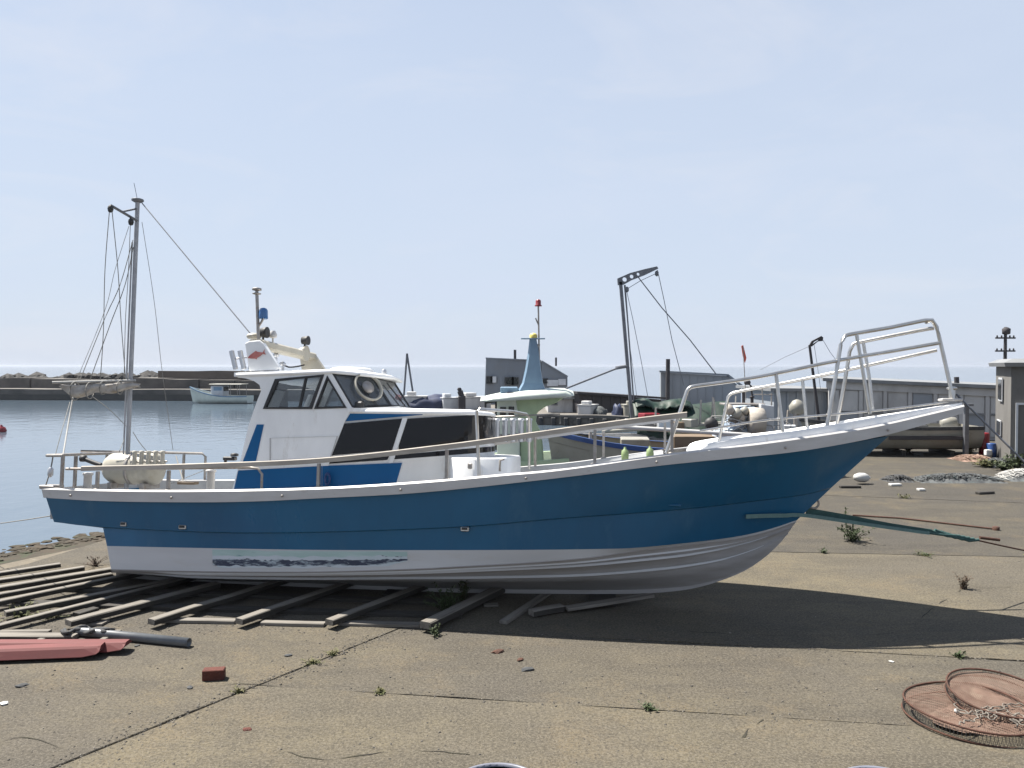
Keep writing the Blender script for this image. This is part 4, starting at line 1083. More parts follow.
wire(rgn, [(133.5, 247, 0), (125, 285, 0), (110, 325, 0), (90, 380, 0)], .006)
wire(rgn, [(129, 226, -.1), (115, 270, 0), (105, 310, 0), (76, 382, -.3)], .004)
wire(rgn, [(93, 397, 0), (110, 410, 0), (128, 428, .05)], .005)
wire(rgn, [(133, 432, .05), (140, 443, .3), (150, 455, .8)], .005)
wire(rgn, [(124, 440, 0), (120, 450, -.3), (118, 456, -.6)], .005)
wire('sheet_line', [(75.5, 384, -.2), (69, 420, -.5), (63, 456, -1.0)], .011, 'rope_white')
wire(rgn, [(70, 402, 0), (62, 430, -.6), (55, 456, -.9)], .005)
wire('stern_lashing', [(53, 457, -.98), (50.5, 470, -.98), (45, 488, -1.02)], .009)
m_ = MB(); p = lp(50.5, 472, -1.0); m_.lathe(p, [(.01, .07), (.035, .04), (.035, -.04), (.01, -.07)], 8); m_.build('lashing_block', 'alu', boat)
wire('deck_stay', [(176, 456, .9), (180, 470, .6), (184, 484, .2)], .01, 'rope_grey')
wire('deck_stay', [(170, 484, -.2), (185, 478, .2), (205, 470, 1.0)], .005)
# boom with the furled sail
pm('sail_cloth', (.40, .38, .35), (.24, .22, .20), scale=7, rough=.9, bump=.4, bscale=9, c3=(.22, .17, .10), s3=5, lo3=.55, hi3=.7)
b0, b1 = lp(52, 382.5, -.6), lp(136, 380.5, YM)
boom = pipe('boom', [b0, b1], .018, 'rope_white')
m_ = MB(); rg = []
sailp = [(61, 385.5, 2, .4), (66, 389, 5, .6), (73, 391, 8.5, 1), (80, 391.5, 8, 1), (88, 390.5, 7.5, 1), (94, 387.5, 5.5, .9), (101, 388, 6, 1), (110, 389, 7, 1), (118, 387.5, 6.2, 1), (126, 386, 5, .9), (133, 385, 4.2, .8), (139, 385.5, 3, .6)]
for i, (px, py, h, k) in enumerate(sailp):
    c = lp(px, py, -.55 + .6 * i / 11); rr = h / 88; ring = []
    for j in range(14):
        a = 2 * math.pi * j / 14; q_ = 1 + .32 * noise.noise(Vector((i * .9, math.cos(a) * 1.7, math.sin(a) * 1.7)))
        ring.append(c + Vector((.03 * math.sin(3 * a + i), rr * .75 * math.cos(a) * q_, rr * math.sin(a) * q_)))
    rg.append(ring)
m_.loft(rg, True, True); so = m_.build('furled_sail', 'sail_cloth', boat)
sd_ = so.modifiers.new('sub', 'SUBSURF'); sd_.levels = 1; sd_.render_levels = 2
for i in (2, 4, 6, 8):
    px, py, h, k = sailp[i]; c = lp(px + 2, py, -.55 + .6 * i / 11); m_ = MB()
    m_.tube([c + Vector((0, h / 72 * .85 * math.cos(a), h / 72 * 1.1 * math.sin(a))) for a in [j * 2 * math.pi / 14 for j in range(15)]], .009, 6); m_.build('sail_tie', 'rope_grey', boat)

# ---- things standing on the boat
c = lp(134.5, 468.5, .1)
cn = empty('life_raft_canister', None, 'cream barrel-shaped life raft canister on the stern deck below the mast', 'canister', M=MB_ @ Matrix.Translation(c))
m_ = MB(); m_.lathe((0, 0, 0), [(.05, -.42), (.17, -.40), (.215, -.33), (.225, -.2), (.225, -.02)], 24, axis='X'); m_.build('shell', 'cream', cn)
m_ = MB(); m_.lathe((0, 0, 0), [(.22, -.03), (.235, -.025), (.235, .015), (.22, .02)], 24, axis='X'); m_.build('joint_band', 'steel_dull', cn)
m_ = MB(); prof = []
for i in range(4):
    x = .02 + i * .085; prof += [(.222, x), (.225, x + .012), (.226, x + .042), (.225, x + .066), (.222, x + .078)]
m_.lathe((0, 0, 0), prof + [(.17, .39), (.05, .41)], 24, axis='X'); m_.build('end_shell', 'cream', cn)
for x in (-.25, .25):
    m_ = MB(); m_.box((x, 0, -.24), (.07, .4, .09), bev=.008); m_.build('cradle', 'steel_dull', cn)

# ================================================================== ON THE APRON
def plank(name, a, b, wd, ht, mat, label, cat='timber', group=None, dz=0.0, jit=.006):
    a, b = Vector(a), Vector(b); d = b - a; L = d.length
    M = Matrix.Translation((a + b) / 2 + Vector((0, 0, dz))) @ Vector((d.x, d.y, d.z)).to_track_quat('X', 'Z').to_matrix().to_4x4()
    m_ = MB(); n = max(3, int(L / .5)); rg = []
    rr = random.Random(hash((round(a.x, 3), round(b.y, 3))) & 0xffff)
    off = Vector((rr.random() * 50, rr.random() * 50, 0))
    for i in range(n + 1):
        x = -L / 2 + L * i / n; jy, jz = (jit * noise.noise(Vector((x * 2, 0, 0)) + off), jit * noise.noise(Vector((x * 2, 3, 0)) + off))
        w2, h2, c = wd / 2, ht / 2, min(.012, ht * .15)
        rg.append([Vector((x, y + jy, z + jz)) for y, z in ((-w2, -h2), (w2, -h2), (w2, h2 - c), (w2 - c, h2), (-w2 + c, h2), (-w2, h2 - c))])
    m_.loft(rg, True, True, smooth=False)
    if ht > .04: m_.m = [0 if (i % 6) in (2, 3, 4) else 1 for i in range(n * 6)] + [0, 0]      # shade put into the colour: side faces dark, sunlit tops pale
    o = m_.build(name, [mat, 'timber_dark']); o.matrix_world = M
    return tag(o, label, cat, group)
def pk(px0, py0, px1, py1, z, wd, ht, mat, label, ext0=0.0, ext1=0.0, name='timber_skid', cat='timber', group='timbers under the boat', z1=None):
    a, b = gp(px0, py0, z), gp(px1, py1, z if z1 is None else z1); d = (b - a)
    a = a - d * ext0; b = b + d * ext1
    return plank(name, a - Vector((0, 0, ht / 2)), b - Vector((0, 0, ht / 2)), wd, ht, mat, label, cat, group)
# cross skids whose near ends stick out of the boat's shadow (tops at .13)
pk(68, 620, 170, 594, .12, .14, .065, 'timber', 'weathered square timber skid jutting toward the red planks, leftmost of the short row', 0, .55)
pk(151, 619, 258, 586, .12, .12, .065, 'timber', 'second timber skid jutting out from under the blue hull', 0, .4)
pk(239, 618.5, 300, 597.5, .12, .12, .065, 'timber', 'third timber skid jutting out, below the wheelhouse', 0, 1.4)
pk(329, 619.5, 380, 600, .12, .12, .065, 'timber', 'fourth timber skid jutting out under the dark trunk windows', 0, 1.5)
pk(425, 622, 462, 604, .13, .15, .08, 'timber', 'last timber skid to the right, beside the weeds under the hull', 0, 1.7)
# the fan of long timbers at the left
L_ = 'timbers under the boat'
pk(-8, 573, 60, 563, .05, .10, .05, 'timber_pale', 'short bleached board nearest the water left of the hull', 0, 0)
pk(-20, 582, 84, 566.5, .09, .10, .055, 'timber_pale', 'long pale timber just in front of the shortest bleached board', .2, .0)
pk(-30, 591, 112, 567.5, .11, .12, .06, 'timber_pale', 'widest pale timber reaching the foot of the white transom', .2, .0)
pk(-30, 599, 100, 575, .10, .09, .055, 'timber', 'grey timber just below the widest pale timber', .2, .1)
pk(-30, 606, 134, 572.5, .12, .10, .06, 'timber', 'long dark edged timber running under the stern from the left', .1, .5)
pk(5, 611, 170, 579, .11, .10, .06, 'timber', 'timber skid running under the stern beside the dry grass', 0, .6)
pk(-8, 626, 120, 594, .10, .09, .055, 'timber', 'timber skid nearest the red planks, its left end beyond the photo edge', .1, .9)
# boards along the boat, lying across under the skids
pk(160, 618.5, 236, 619.5, .04, .11, .035, 'timber_pale', 'thin pale board along the boat between the second and third skid', 0, 0, 'board', 'board')
pk(262, 621, 325, 622.5, .04, .10, .035, 'timber_pale', 'thin pale board along the boat between the third and fourth skid', 0, 0, 'board', 'board')
pk(340, 621.5, 420, 623.5, .035, .12, .03, 'timber', 'thin shaded board along the boat ending at the last skid', 0, 0, 'board', 'board')
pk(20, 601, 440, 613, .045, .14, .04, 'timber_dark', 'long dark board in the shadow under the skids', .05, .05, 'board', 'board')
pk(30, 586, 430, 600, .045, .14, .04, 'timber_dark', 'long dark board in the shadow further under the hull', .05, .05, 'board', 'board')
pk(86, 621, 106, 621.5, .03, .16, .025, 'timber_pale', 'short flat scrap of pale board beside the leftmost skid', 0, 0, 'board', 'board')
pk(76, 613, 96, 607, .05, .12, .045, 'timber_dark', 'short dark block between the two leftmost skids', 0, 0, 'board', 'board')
pk(-10, 603, 22, 603, .03, .09, .03, 'timber_pale', 'small pale scrap board at the left photo edge', 0, 0, 'board', 'board')
pk(128, 575, 158, 572, .05, .16, .04, 'timber_pale', 'pale chock board under the stern end of the keel', 0, 0, 'board', 'board')
pk(38, 615, 60, 611, .03, .10, .03, 'timber', 'short board between two skids by the dry grass', 0, 0, 'board', 'board')
# keel blocks so the boat really rests on something
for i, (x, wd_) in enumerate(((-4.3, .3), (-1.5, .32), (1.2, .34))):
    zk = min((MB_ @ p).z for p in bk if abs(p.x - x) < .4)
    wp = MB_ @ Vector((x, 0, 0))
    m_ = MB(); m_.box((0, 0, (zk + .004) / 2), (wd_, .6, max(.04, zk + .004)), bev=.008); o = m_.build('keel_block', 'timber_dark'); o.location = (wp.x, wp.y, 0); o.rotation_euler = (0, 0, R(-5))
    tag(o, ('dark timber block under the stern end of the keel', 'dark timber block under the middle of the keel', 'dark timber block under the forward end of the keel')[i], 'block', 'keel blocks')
# loose pale boards under the forefoot
pk(503, 620.5, 548, 591, .05, .10, .04, 'timber_pale', 'pale slanting plank lying under the middle of the hull', 0, 0, 'plank', 'plank', 'loose planks under the bow')
pk(531, 610, 562, 604.5, .09, .12, .07, 'timber_pale', 'short pale stub of plank beside the slanting plank', 0, 0, 'plank', 'plank', 'loose planks under the bow')
pk(566, 607, 652, 593.5, .07, .13, .035, 'timber_pale', 'long pale plank propped up under the forefoot', 0, 0, 'plank', 'plank', 'loose planks under the bow', z1=.12)
pk(484, 604, 498, 603.5, .03, .1, .02, 'timber', 'small flat scrap of wood near the weeds under the hull', 0, 0, 'plank', 'plank', 'loose planks under the bow')

# red moulded planks
def red_plank(px0, py0, px1, py1, wd, ht, label):
    a, b = gp(px0, py0, ht), gp(px1, py1, ht); d = b - a; L = d.length
    M = Matrix.Translation(Vector((a.x, a.y, .035))) @ d.to_track_quat('X', 'Z').to_matrix().to_4x4()
    m_ = MB(); rg = []
    for x, k, zz in ((0, 1, 0), (L * .5, 1, 0), (L - .16, 1, 0), (L - .03, .92, .02), (L, .84, .045)):
        h = ht - .035
        rg.append([Vector((x, y * k, z)) for y, z in ((-wd / 2, zz), (-wd / 2 + .02, zz), (wd / 2 - .02, zz), (wd / 2, zz), (wd / 2 - .05, h * .8), (wd * .22, h), (-wd * .22, h), (-wd / 2 + .05, h * .8))])
    m_.loft(rg, True, True, smooth=False); o = m_.build('red_plank', 'red_paint', bevel=.008); o.matrix_world = M
    return tag(o, label, 'plank', 'red planks')
red_plank(-70, 650, 103, 643.5, .26, .13, 'faded red moulded plank lying nearest the camera at the left')
red_plank(-60, 641, 128, 640.5, .24, .12, 'faded red moulded plank just behind, its end reaching further right')
for px, py, lab in ((20, 652, 'small wooden bearer under the left part of the red planks'), (90, 649, 'small wooden bearer under the right ends of the red planks')):
    p = gp(px, py); plank('bearer', p + Vector((-.0, -.05, .018)), p + Vector((.06, .5, .018)), .07, .036, 'timber', lab, 'timber', 'bearers under the red planks')
# grey pipe and pale boards behind it
a, b = gp(76, 631, .05), gp(189, 642.5, .05)
m_ = MB(); d = b - a; L = d.length; rg = []
for x, r_ in ((0, .048), (L, .048), (L, .038), (L - .3, .038)): rg.append([Vector((x, r_ * math.cos(t), r_ * math.sin(t))) for t in [k * 2 * math.pi / 20 for k in range(20)]])
m_.loft(rg, True, False); o = m_.build('grey_pipe', 'pipe_grey'); o.matrix_world = Matrix.Translation(Vector((a.x, a.y, .05))) @ d.to_track_quat('X', 'Z').to_matrix().to_4x4()
tag(o, 'grey plastic pipe lying on the concrete beside the red planks', 'pipe')
pk(-20, 634, 76, 634.5, .05, .14, .045, 'timber_pale', 'pale grey plank behind the red planks at the left', 0, 0, 'plank', 'plank', 'pale planks behind the red planks')
pk(-20, 631, 50, 630, .05, .08, .05, 'timber', 'thin weathered batten behind the pale grey plank', 0, 0, 'plank', 'plank', 'pale planks behind the red planks')
m_ = MB(); P = [gp(62 + i * 4.2, 631 + 2 * math.sin(i * 1.3), .07 + .02 * math.sin(i * 2.1)) for i in range(12)]
m_.tube(spl(P, 40), .022, 6); m_.tube(spl([p + Vector((.03, -.06 * math.sin(i), .02)) for i, p in enumerate(P)], 40), .018, 6)
tag(m_.build('old_rope', 'net_dark'), 'dark old rope tangled around the left end of the grey pipe', 'rope')

# brick
m_ = MB(); m_.box((0, 0, .05), (.20, .10, .10), bev=.006)
o = m_.build('brick', 'brick_red'); p = gp(212, 681); o.location = (p.x, p.y + .05, 0); o.rotation_euler = (0, 0, R(8)); tag(o, 'single red brick lying on the concrete apron', 'brick')

# small litter on the concrete
lit = [(247, 730, .03, 'brick_red', 'pinkish chip of brick on the concrete right of the long joint'), (22, 686, .04, 'net_dark', 'dark flat scrap on the concrete below the red planks'), (4, 704, .035, 'foam_white', 'small white chip at the left edge of the apron'),
       (528, 670, .05, 'net_dark', 'small dark scrap on the concrete below the boat'), (520, 660, .035, 'rust', 'thin rusty scrap behind the small dark scrap'), (190, 688, .03, 'net_dark', 'tiny dark chip just left of the brick'),
       (498, 652, .05, 'rust', 'brown sliver near the edge of the boat shadow'), (137, 646, .025, 'net_dark', 'dark pebble just past the end of the red planks'), (892, 662, .02, 'foam_white', 'tiny white shell behind the crab traps'), (288, 656, .03, 'net_dark', 'dark chip beside the grassy end of the long joint'),
       (896, 673, .03, 'foam_white', 'white chip behind the fishing baskets')]
for i, (px, py, s_, mat, lab) in enumerate(lit[:10]):
    p = gp(px, py); m_ = MB(); bmq = bmesh.new(); bmesh.ops.create_icosphere(bmq, subdivisions=1, radius=s_)
    vs = [Vector((v.co.x * 1.5, v.co.y, max(-.2 * s_, v.co.z * .4))) * (1 + .5 * noise.noise(v.co * 30 + Vector((i * 3, 0, 0)))) for v in bmq.verts]
    fs = [[v.index for v in f.verts] for f in bmq.faces]; bmq.free()
    m_.add(vs, fs); o = m_.build('scrap', mat); o.location = (p.x, p.y, s_ * .2); o.rotation_euler = (0, 0, i * 1.1); tag(o, lab, 'scrap', 'small scraps on the apron')

# ---- collapsed crab traps
def trap(name, c, r, h, tilt, rz, label, seed, net2='net_rust', sink=0.0):
    M = Matrix.Translation(c) @ Matrix.Rotation(rz, 4, 'Z') @ Matrix.Rotation(tilt, 4, 'X')
    e_ = empty(name, None, label, 'crab trap', M=M, group='collapsed crab traps')
    rr = random.Random(seed)
    rings = [(r, .012), (r * .985, h)]
    for k, (rad, z) in enumerate(rings):
        m_ = MB(); m_.tube([Vector((rad * math.cos(a), rad * math.sin(a) * (1 + .02 * math.sin(3 * a)), z + .012 * math.sin(2 * a + seed))) for a in [i * 2 * math.pi / 48 for i in range(49)]], .009, 6); m_.build('hoop', 'rust', e_)
    # side netting: upright twines and two rounds
    m_ = MB(); n = 110
    for i in range(n):
        a = 2 * math.pi * i / n; a2 = a + .045
        for aa in (a2, a - .045):
            m_.tube([Vector((r * math.cos(a), r * math.sin(a), .012)), Vector((r * 1.0 * math.cos((a + aa) / 2), r * 1.0 * math.sin((a + aa) / 2), h * .5)), Vector((r * .985 * math.cos(aa), r * .985 * math.sin(aa), h))], .0016, 3, caps=False)
    m_.build('side_netting', 'net_dark', e_)['kind'] = 'stuff'
    # slack top netting, sagging and wrinkled; woven as crossing twines
    m_ = MB(); g = 46; hgt = {}
    def z_(x, y):
        q_ = math.hypot(x, y) / r
        return h - .02 - .045 * (1 - q_ * q_) * (h / .13) + .03 * noise.noise(Vector((x * 5 + seed, y * 5, 0))) * (1 - q_)
    step = 2 * r / g
    for ax in (0, 1):
        for i in range(1, g):
            u_ = -r + step * i; half = math.sqrt(max(0, r * r - u_ * u_)) * .98
            k = max(2, int(half * 2 / .06)); P = []
            for j in range(k + 1):
                v_ = -half + 2 * half * j / k; x, y = (u_, v_) if ax else (v_, u_)
                P.append(Vector((x, y, z_(x, y))))
            m_.tube(P, .0030, 3, caps=False)
    m_.build('top_netting', net2, e_)['kind'] = 'stuff'
    # folded old netting inside the trap
    m_ = MB(); G = 16; V = []; fs = []
    for i in range(G):
        for j in range(28):
            q_ = (i + .2) / G * (.62 + .22 * math.sin(2 * 2 * math.pi * j / 28 + seed) ); a = 2 * math.pi * j / 28
            x, y = r * q_ * math.cos(a), r * q_ * math.sin(a)
            V.append(Vector((x, y, max(.012, z_(x, y) - .045 + .03 * noise.noise(Vector((x * 9, y * 9, seed)))))))
    for i in range(G - 1):
        for j in range(28): fs.append((i * 28 + j, i * 28 + (j + 1) % 28, (i + 1) * 28 + (j + 1) % 28, (i + 1) * 28 + j))
    m_.add(V, fs, 0, True); m_.build('folded_netting', 'trap_cloth', e_)
    return e_
pm('trap_cloth', (.44, .30, .23), (.27, .18, .14), scale=9, rough=.95, c3=(.5, .43, .33), s3=5, lo3=.5, hi3=.62, bump=.6, bscale=60)
c1 = gp(968, 719); c1.z = 0.0
trap('crab_trap', Vector((c1.x, c1.y, .004)), .50, .11, R(1.5), .3, 'rusty round crab trap lying flat, nearest the camera at the lower right', 1)
c2 = gp(1010, 716); c2.z = 0
trap('crab_trap', Vector((c2.x + .0, c2.y + .12, .075)), .43, .08, R(6), .1, 'second rusty crab trap partly propped up behind the flat one', 4)
# rope and rag tangle on the traps
m_ = MB(); rr = random.Random(11); c = gp(995, 713, .105)
for k in range(12):
    q_ = c + Vector((rr.gauss(0, .13), rr.gauss(0, .06), 0)); a = rr.random() * 6.28; P = []
    for _ in range(16):
        a += rr.gauss(0, .9); q_ = q_ + Vector((math.cos(a) * .035, math.sin(a) * .028, 0)); P.append(Vector((q_.x, q_.y, c.z + abs(rr.gauss(0, .012)))))
    m_.tube(spl(P, 60), .004 + .003 * rr.random(), 5)
tag(m_.build('rope_tangle', 'sail_tan'), 'pale rope tangle lying on the nearest crab trap', 'rope')
p = gp(957, 711, .095); m_ = MB(); m_.lathe((0, 0, 0), [(.005, -.02), (.02, -.012), (.024, 0), (.02, .012), (.005, .02)], 10); o = m_.build('cork_float', 'foam_white'); o.location = p; tag(o, 'small white float on top of the nearest crab trap', 'float')

# ---- tub rims at the very bottom of the view
def tub(px, py, r, h, mat, rim, label):
    p = gp(px, py, h); e_ = empty('round_tub', (p.x, p.y - r, .004), label, 'tub', group='round tubs')
    m_ = MB(); m_.lathe((0, 0, 0), [(r * .82, 0), (r * .98, h - .02), (r * .93, h - .02), (r * .78, .02)], 40); m_.build('bowl', mat, e_)
    m_ = MB(); m_.lathe((0, 0, 0), [(r * .94, h - .02), (r * 1.0, h - .022), (r * 1.02, h - .008), (r * 1.0, h), (r * .95, h - .002), (r * .94, h - .02)], 40); m_.build('rim', rim, e_)
tub(498, 763, .30, .32, 'tub_blue', 'tub_rim', 'dark blue round tub with pale rim at the bottom of the view')
tub(866, 766, .30, .32, 'tub_rim', 'tub_rim', 'pale grey round tub barely showing at the lower right')

# ---- towing straps at the stem
def strap(name, pts, wd, mat, label):
    P = spl(pts, 24); m_ = MB(); rg = []
    for i, p in enumerate(P):
        t = (P[min(i + 1, 23)] - P[max(i - 1, 0)]).normalized(); s_, u_ = frame_of(t)
        u_ = Vector((0, 0, 1)); hh = wd * (1 - .25 * i / 23)
        rg.append([p + u_ * hh / 2 - s_ * .006, p + u_ * hh / 2 + s_ * .006, p - u_ * hh / 2 + s_ * .006, p - u_ * hh / 2 - s_ * .006])
    m_.loft(rg, True, True, smooth=False); return tag(m_.build(name, mat), label, 'strap', 'towing straps')
h0 = MB_ @ lp(806, 511, 0)
Yh = h0.y
def hs(px, py):      # a point just off the hull side between knuckle and boot top
    y = .4
    for _ in range(8):
        p = lp(px, py, -y); y = max(.05, .5 * (B_kn(p.x) + B_bt(min(p.x, 3.6)))) + .05
    return lp(px, py, -y)
end = at(932, 532, Yh + .1)
strap('towing_strap', [h0, h0.lerp(end, .33), h0.lerp(end, .66) + Vector((0, 0, -.01)), end], .085, 'strap_teal', 'dark teal towing strap stretched forward from the stem')
strap('towing_strap', [MB_ @ hs(746, 516.5), MB_ @ hs(765, 515.8), MB_ @ hs(785, 515.5), MB_ @ lp(806, 515.5, -.07), (MB_ @ lp(806, 515.5, -.07)).lerp(end, .5) + Vector((0, -.02, -.01)), end + Vector((-.05, -.03, -.01))], .05, 'strap_pale', 'pale teal strap running forward beside the dark one')
# the lashing, its shackle and the cable that goes on to a winch
m_ = MB(); 
for k in range(5):
    m_.tube([end + Vector((-.12 + .08 * k, .01, .03 * math.sin(k))), end + Vector((.1 + .09 * k, -.01, -.03 - .02 * k)), end + Vector((.35 + .06 * k, 0, -.05 - .012 * k))], .018, 6)
tag(m_.build('shackle_lashing', 'strap_teal'), 'knotted dark lashing at the end of the towing straps', 'rope')
far_end = gp(1120, 560, .15)
m_ = MB(); m_.tube(sag(end + Vector((.3, 0, -.04)), Vector((far_end.x, far_end.y, .05)), .03, 12), .012, 6); m_.tube(sag(end + Vector((.6, 0, -.07)), end + Vector((.85, 0, -.10)), .0, 3), .02, 6)
tag(m_.build('winch_cable', 'rust'), 'thin dark winch cable leading off to the right from the straps', 'cable')
a, b = gp(900, 518, .02), gp(996, 529, .02)
m_ = MB(); m_.tube([Vector((a.x - .8, a.y + .3, .02)), a, b], .016, 6); m_.lathe((b.x, b.y, 0), [(.06, 0), (.06, .06), (.03, .07)], 10); tag(m_.build('ground_cable', 'rust'), 'rusty cable lying on the concrete behind the straps', 'cable')
m_ = MB(); a, b = at(700, 430, 12), at(1040, 480, 8.2)
tipw = MB_ @ (tip + Vector((-.05, 0, .12)))
m_.tube(sag(tipw, gp(1236, 661, .01), .04, 14), .012, 6); tag(m_.build('bow_rope', 'mast_grey'), 'taut grey rope from the bow tip down to the right', 'rope')
w_a = MB_ @ lp(50, 516, -1.0); w_b = gp(-130, 531, SEA - .05)
m_ = MB(); m_.tube(sag(w_a, w_b, .08, 12), .007, 5); tag(m_.build('stern_line', 'rope_grey'), 'thin slack line running from the stern corner to the left', 'rope')

# ---- weeds
def weed(px, py, hgt, spread, nst, nlf, mats, label, seed, lsz=.05, cat='weed', upright=.5, base=None):
    p = gp(px, py) if base is None else base; rr = random.Random(seed)
    e_ = empty('weed', (p.x, p.y, 0), label, cat, group='weeds in the joints')
    ms, ml = MB(), MB()
    for k in range(nst):
        a = rr.random() * 6.283; L = hgt * (.45 + .55 * rr.random()); s_ = spread * rr.random()
        P = [Vector((rr.gauss(0, .02), rr.gauss(0, .02), -.01)), Vector((s_ * .5 * math.cos(a), s_ * .5 * math.sin(a), L * .55)), Vector((s_ * math.cos(a), s_ * math.sin(a), L * (.75 + .25 * upright)))]
        P = spl(P, 8); ms.tube(P, .005, 4, r2=.002)
        for j in range(nlf):
            q_ = P[rr.randrange(1, 8)]; d = Vector((rr.gauss(0, 1), rr.gauss(0, 1), rr.gauss(.3, .6))).normalized(); s2 = lsz * (.5 + .8 * rr.random())
            sd, u_ = frame_of(d)
            ml.add([q_, q_ + d * s2 * .45 + sd * s2 * .26 + u_ * .1 * s2, q_ + d * s2, q_ + d * s2 * .45 - sd * s2 * .26 + u_ * .1 * s2], [(0, 1, 2, 3)])
    ms.build('stems', mats[1], e_); ml.build('foliage', mats[0], e_, fixn=False)
    return e_
weed(852, 541, .30, .36, 26, 20, ('leaf', 'leaf'), 'bushy green weed growing by the towing straps', 2, .055)
tw = gp(852, 541)
weed(848, 541, .70, .06, 3, 34, ('leaf', 'leaf'), 'tall thin weed stem rising beside the bushy green weed', 5, .06, base=Vector((tw.x - .05, tw.y + .1, 0)))
weed(963, 589, .22, .14, 14, 9, ('leaf_dry', 'leaf_dry'), 'dry brown weed in the concrete ahead of the bow', 3, .045)
weed(446, 612, .34, .30, 22, 16, ('leaf', 'leaf'), 'green weed in the shade under the hull by the last skid', 8, .05)
weed(462, 603, .42, .16, 10, 14, ('leaf', 'leaf_dry'), 'tall dark weed against the bottom of the hull', 9, .06)
weed(437, 636, .13, .12, 10, 8, ('leaf', 'leaf'), 'small weed at the near end of the last skid', 12, .035)
weed(95, 566, .16, .28, 22, 5, ('leaf_dry', 'leaf_dry'), 'brown dry tuft at the foot of the transom', 14, .035)
weed(20, 616, .10, .40, 34, 6, ('grass_dry', 'grass_dry'), 'yellow green grass tuft between the skids at the left', 15, .05)
weed(50, 618, .07, .30, 26, 5, ('grass_dry', 'grass_dry'), 'low yellowish grass tuft beside the nearest left skid', 16, .04)
# grass in the long diagonal joint
for i, (t, s_, lab) in enumerate(((.70, .10, 'grass tuft in the middle of the long diagonal joint'), (.78, .07, 'grass tuft a little further up the diagonal joint'), (.45, .05, 'tiny grass tuft in the near part of the diagonal joint'))):
    P = DA.lerp(DB, t); weed(0, 0, .05, s_ * 1.6, 16, 5, ('grass_dry', 'grass_dry'), lab, 20 + i, .03, base=P)
p = gp(720, 552.7); weed(0, 0, .06, .2, 16, 6, ('leaf', 'grass_dry'), 'green sprig in the joint ahead of the bow', 31, .04, base=gp(925, 556))
# irregular surface cracks (recessed look: thin dark filled gaps)
def crack(pix, wd, seed):
    P = [gp(*q_) for q_ in pix]; P = spl([(p.x, p.y) for p in P], 60); m_ = MB(); rg = []
    for i, p in enumerate(P):
        t = (P[min(i + 1, 59)] - P[max(i - 1, 0)]).normalized(); nrm = Vector((-t.y, t.x))
        w2 = wd * max(.0, .35 + 1.1 * noise.noise(Vector((p.x * 3, p.y * 3, seed)))); j = .03 * noise.noise(Vector((p.x * 6, p.y * 6, seed + 3)))
        c_ = p + nrm * j
        rg.append([Vector((c_.x + nrm.x * w2, c_.y + nrm.y * w2, .0055)), Vector((c_.x - nrm.x * w2, c_.y - nrm.y * w2, .0055))])
    m_.loft(rg, closed=False, smooth=False); m_.build('crack', 'joint_dirt', ground)
crack([(960, 590), (945, 600), (928, 612), (915, 625)], .012, 1)
crack([(965, 585), (985, 588), (1010, 587)], .008, 2)
crack([(763, 720), (752, 728), (744, 738)], .014, 3)
crack([(300, 688), (240, 684), (180, 690)], .006, 4)
crack([(470, 755), (400, 750), (330, 760), (280, 752)], .012, 6)
crack([(700, 511), (820, 500), (960, 512)], .010, 7)
crack([(880, 470), (960, 474), (1040, 470)], .02, 8)
crack([(690, 632), (800, 636), (900, 634)], .006, 9)
crack([(60, 747), (30, 738), (0, 742)], .012, 10)

# small sprigs along the joints and grit gathered in them
sprigs = [(H1, 1.2, .05, 'low sprig in the nearest cross joint below the mid hull'), (H1, -1.2, .04, 'tiny sprig where the nearest cross joint meets the long diagonal joint'), (H2, 4.6, .05, 'small sprig in the joint just past the bow shadow'), (H3, 8.2, .09, 'grass sprig in the far joint at the right edge'), (H3, 5.0, .06, 'grass sprig in the far joint near the forefoot'),
          (H4, 8.9, .10, 'low weed in the joint before the white float'), (H4, 12.0, .12, 'dry tuft in the joint below the long net heap')]
for i, (H_, x, s_, lab) in enumerate(sprigs):
    weed(0, 0, s_, s_ * 2.2, 14, 5, (('leaf', 'grass_dry')[i % 2],) * 2, lab, 70 + i, .03 + s_ * .2, base=Vector((x, H_(x), 0)))
m_ = MB(); rr = random.Random(77)
def pebble(x, y, s_):
    a = rr.random() * 6.28; c_, d_ = math.cos(a), math.sin(a)
    pts = [Vector((u * c_ - v * d_, u * d_ + v * c_, w_)) * s_ for u, v, w_ in ((-1, -.5, 0), (.9, -.7, 0), (1.1, .5, 0), (-.6, .8, 0), (-.5, -.2, .55), (.5, -.3, .7), (.4, .4, .5), (-.4, .4, .6))]
    m_.add([p + Vector((x, y, .001)) for p in pts], [(3, 2, 1, 0), (4, 5, 6, 7), (0, 1, 5, 4), (1, 2, 6, 5), (2, 3, 7, 6), (3, 0, 4, 7)])
for k in range(2600):
    q_ = rr.random()
    if q_ < .25: t = rr.random(); p = DA.lerp(DB, t) ; x, y = p.x + rr.gauss(0, .09), p.y + rr.gauss(0, .06)
    elif q_ < .45: x = rr.uniform(-1.5, 7); y = (H1, H2)[rr.random() < .5](x) + rr.gauss(0, .05)
    elif q_ < .65: p = gp(rr.uniform(-10, 460), 625 + rr.gauss(0, 7)); x, y = p.x, p.y
    else: p = gp(rr.uniform(-20, 1040), 560 + 205 * rr.random() ** .7); x, y = p.x, p.y
    pebble(x, y, .004 + .011 * rr.random() ** 3)
pm('grit', (.10, .09, .075), (.055, .05, .045), scale=9, rough=.95, c3=(.2, .18, .15), s3=12, lo3=.55, hi3=.6)
tag(m_.build('grit', 'grit'), 'small loose grit and stones scattered on the concrete apron', 'grit', kind='stuff')

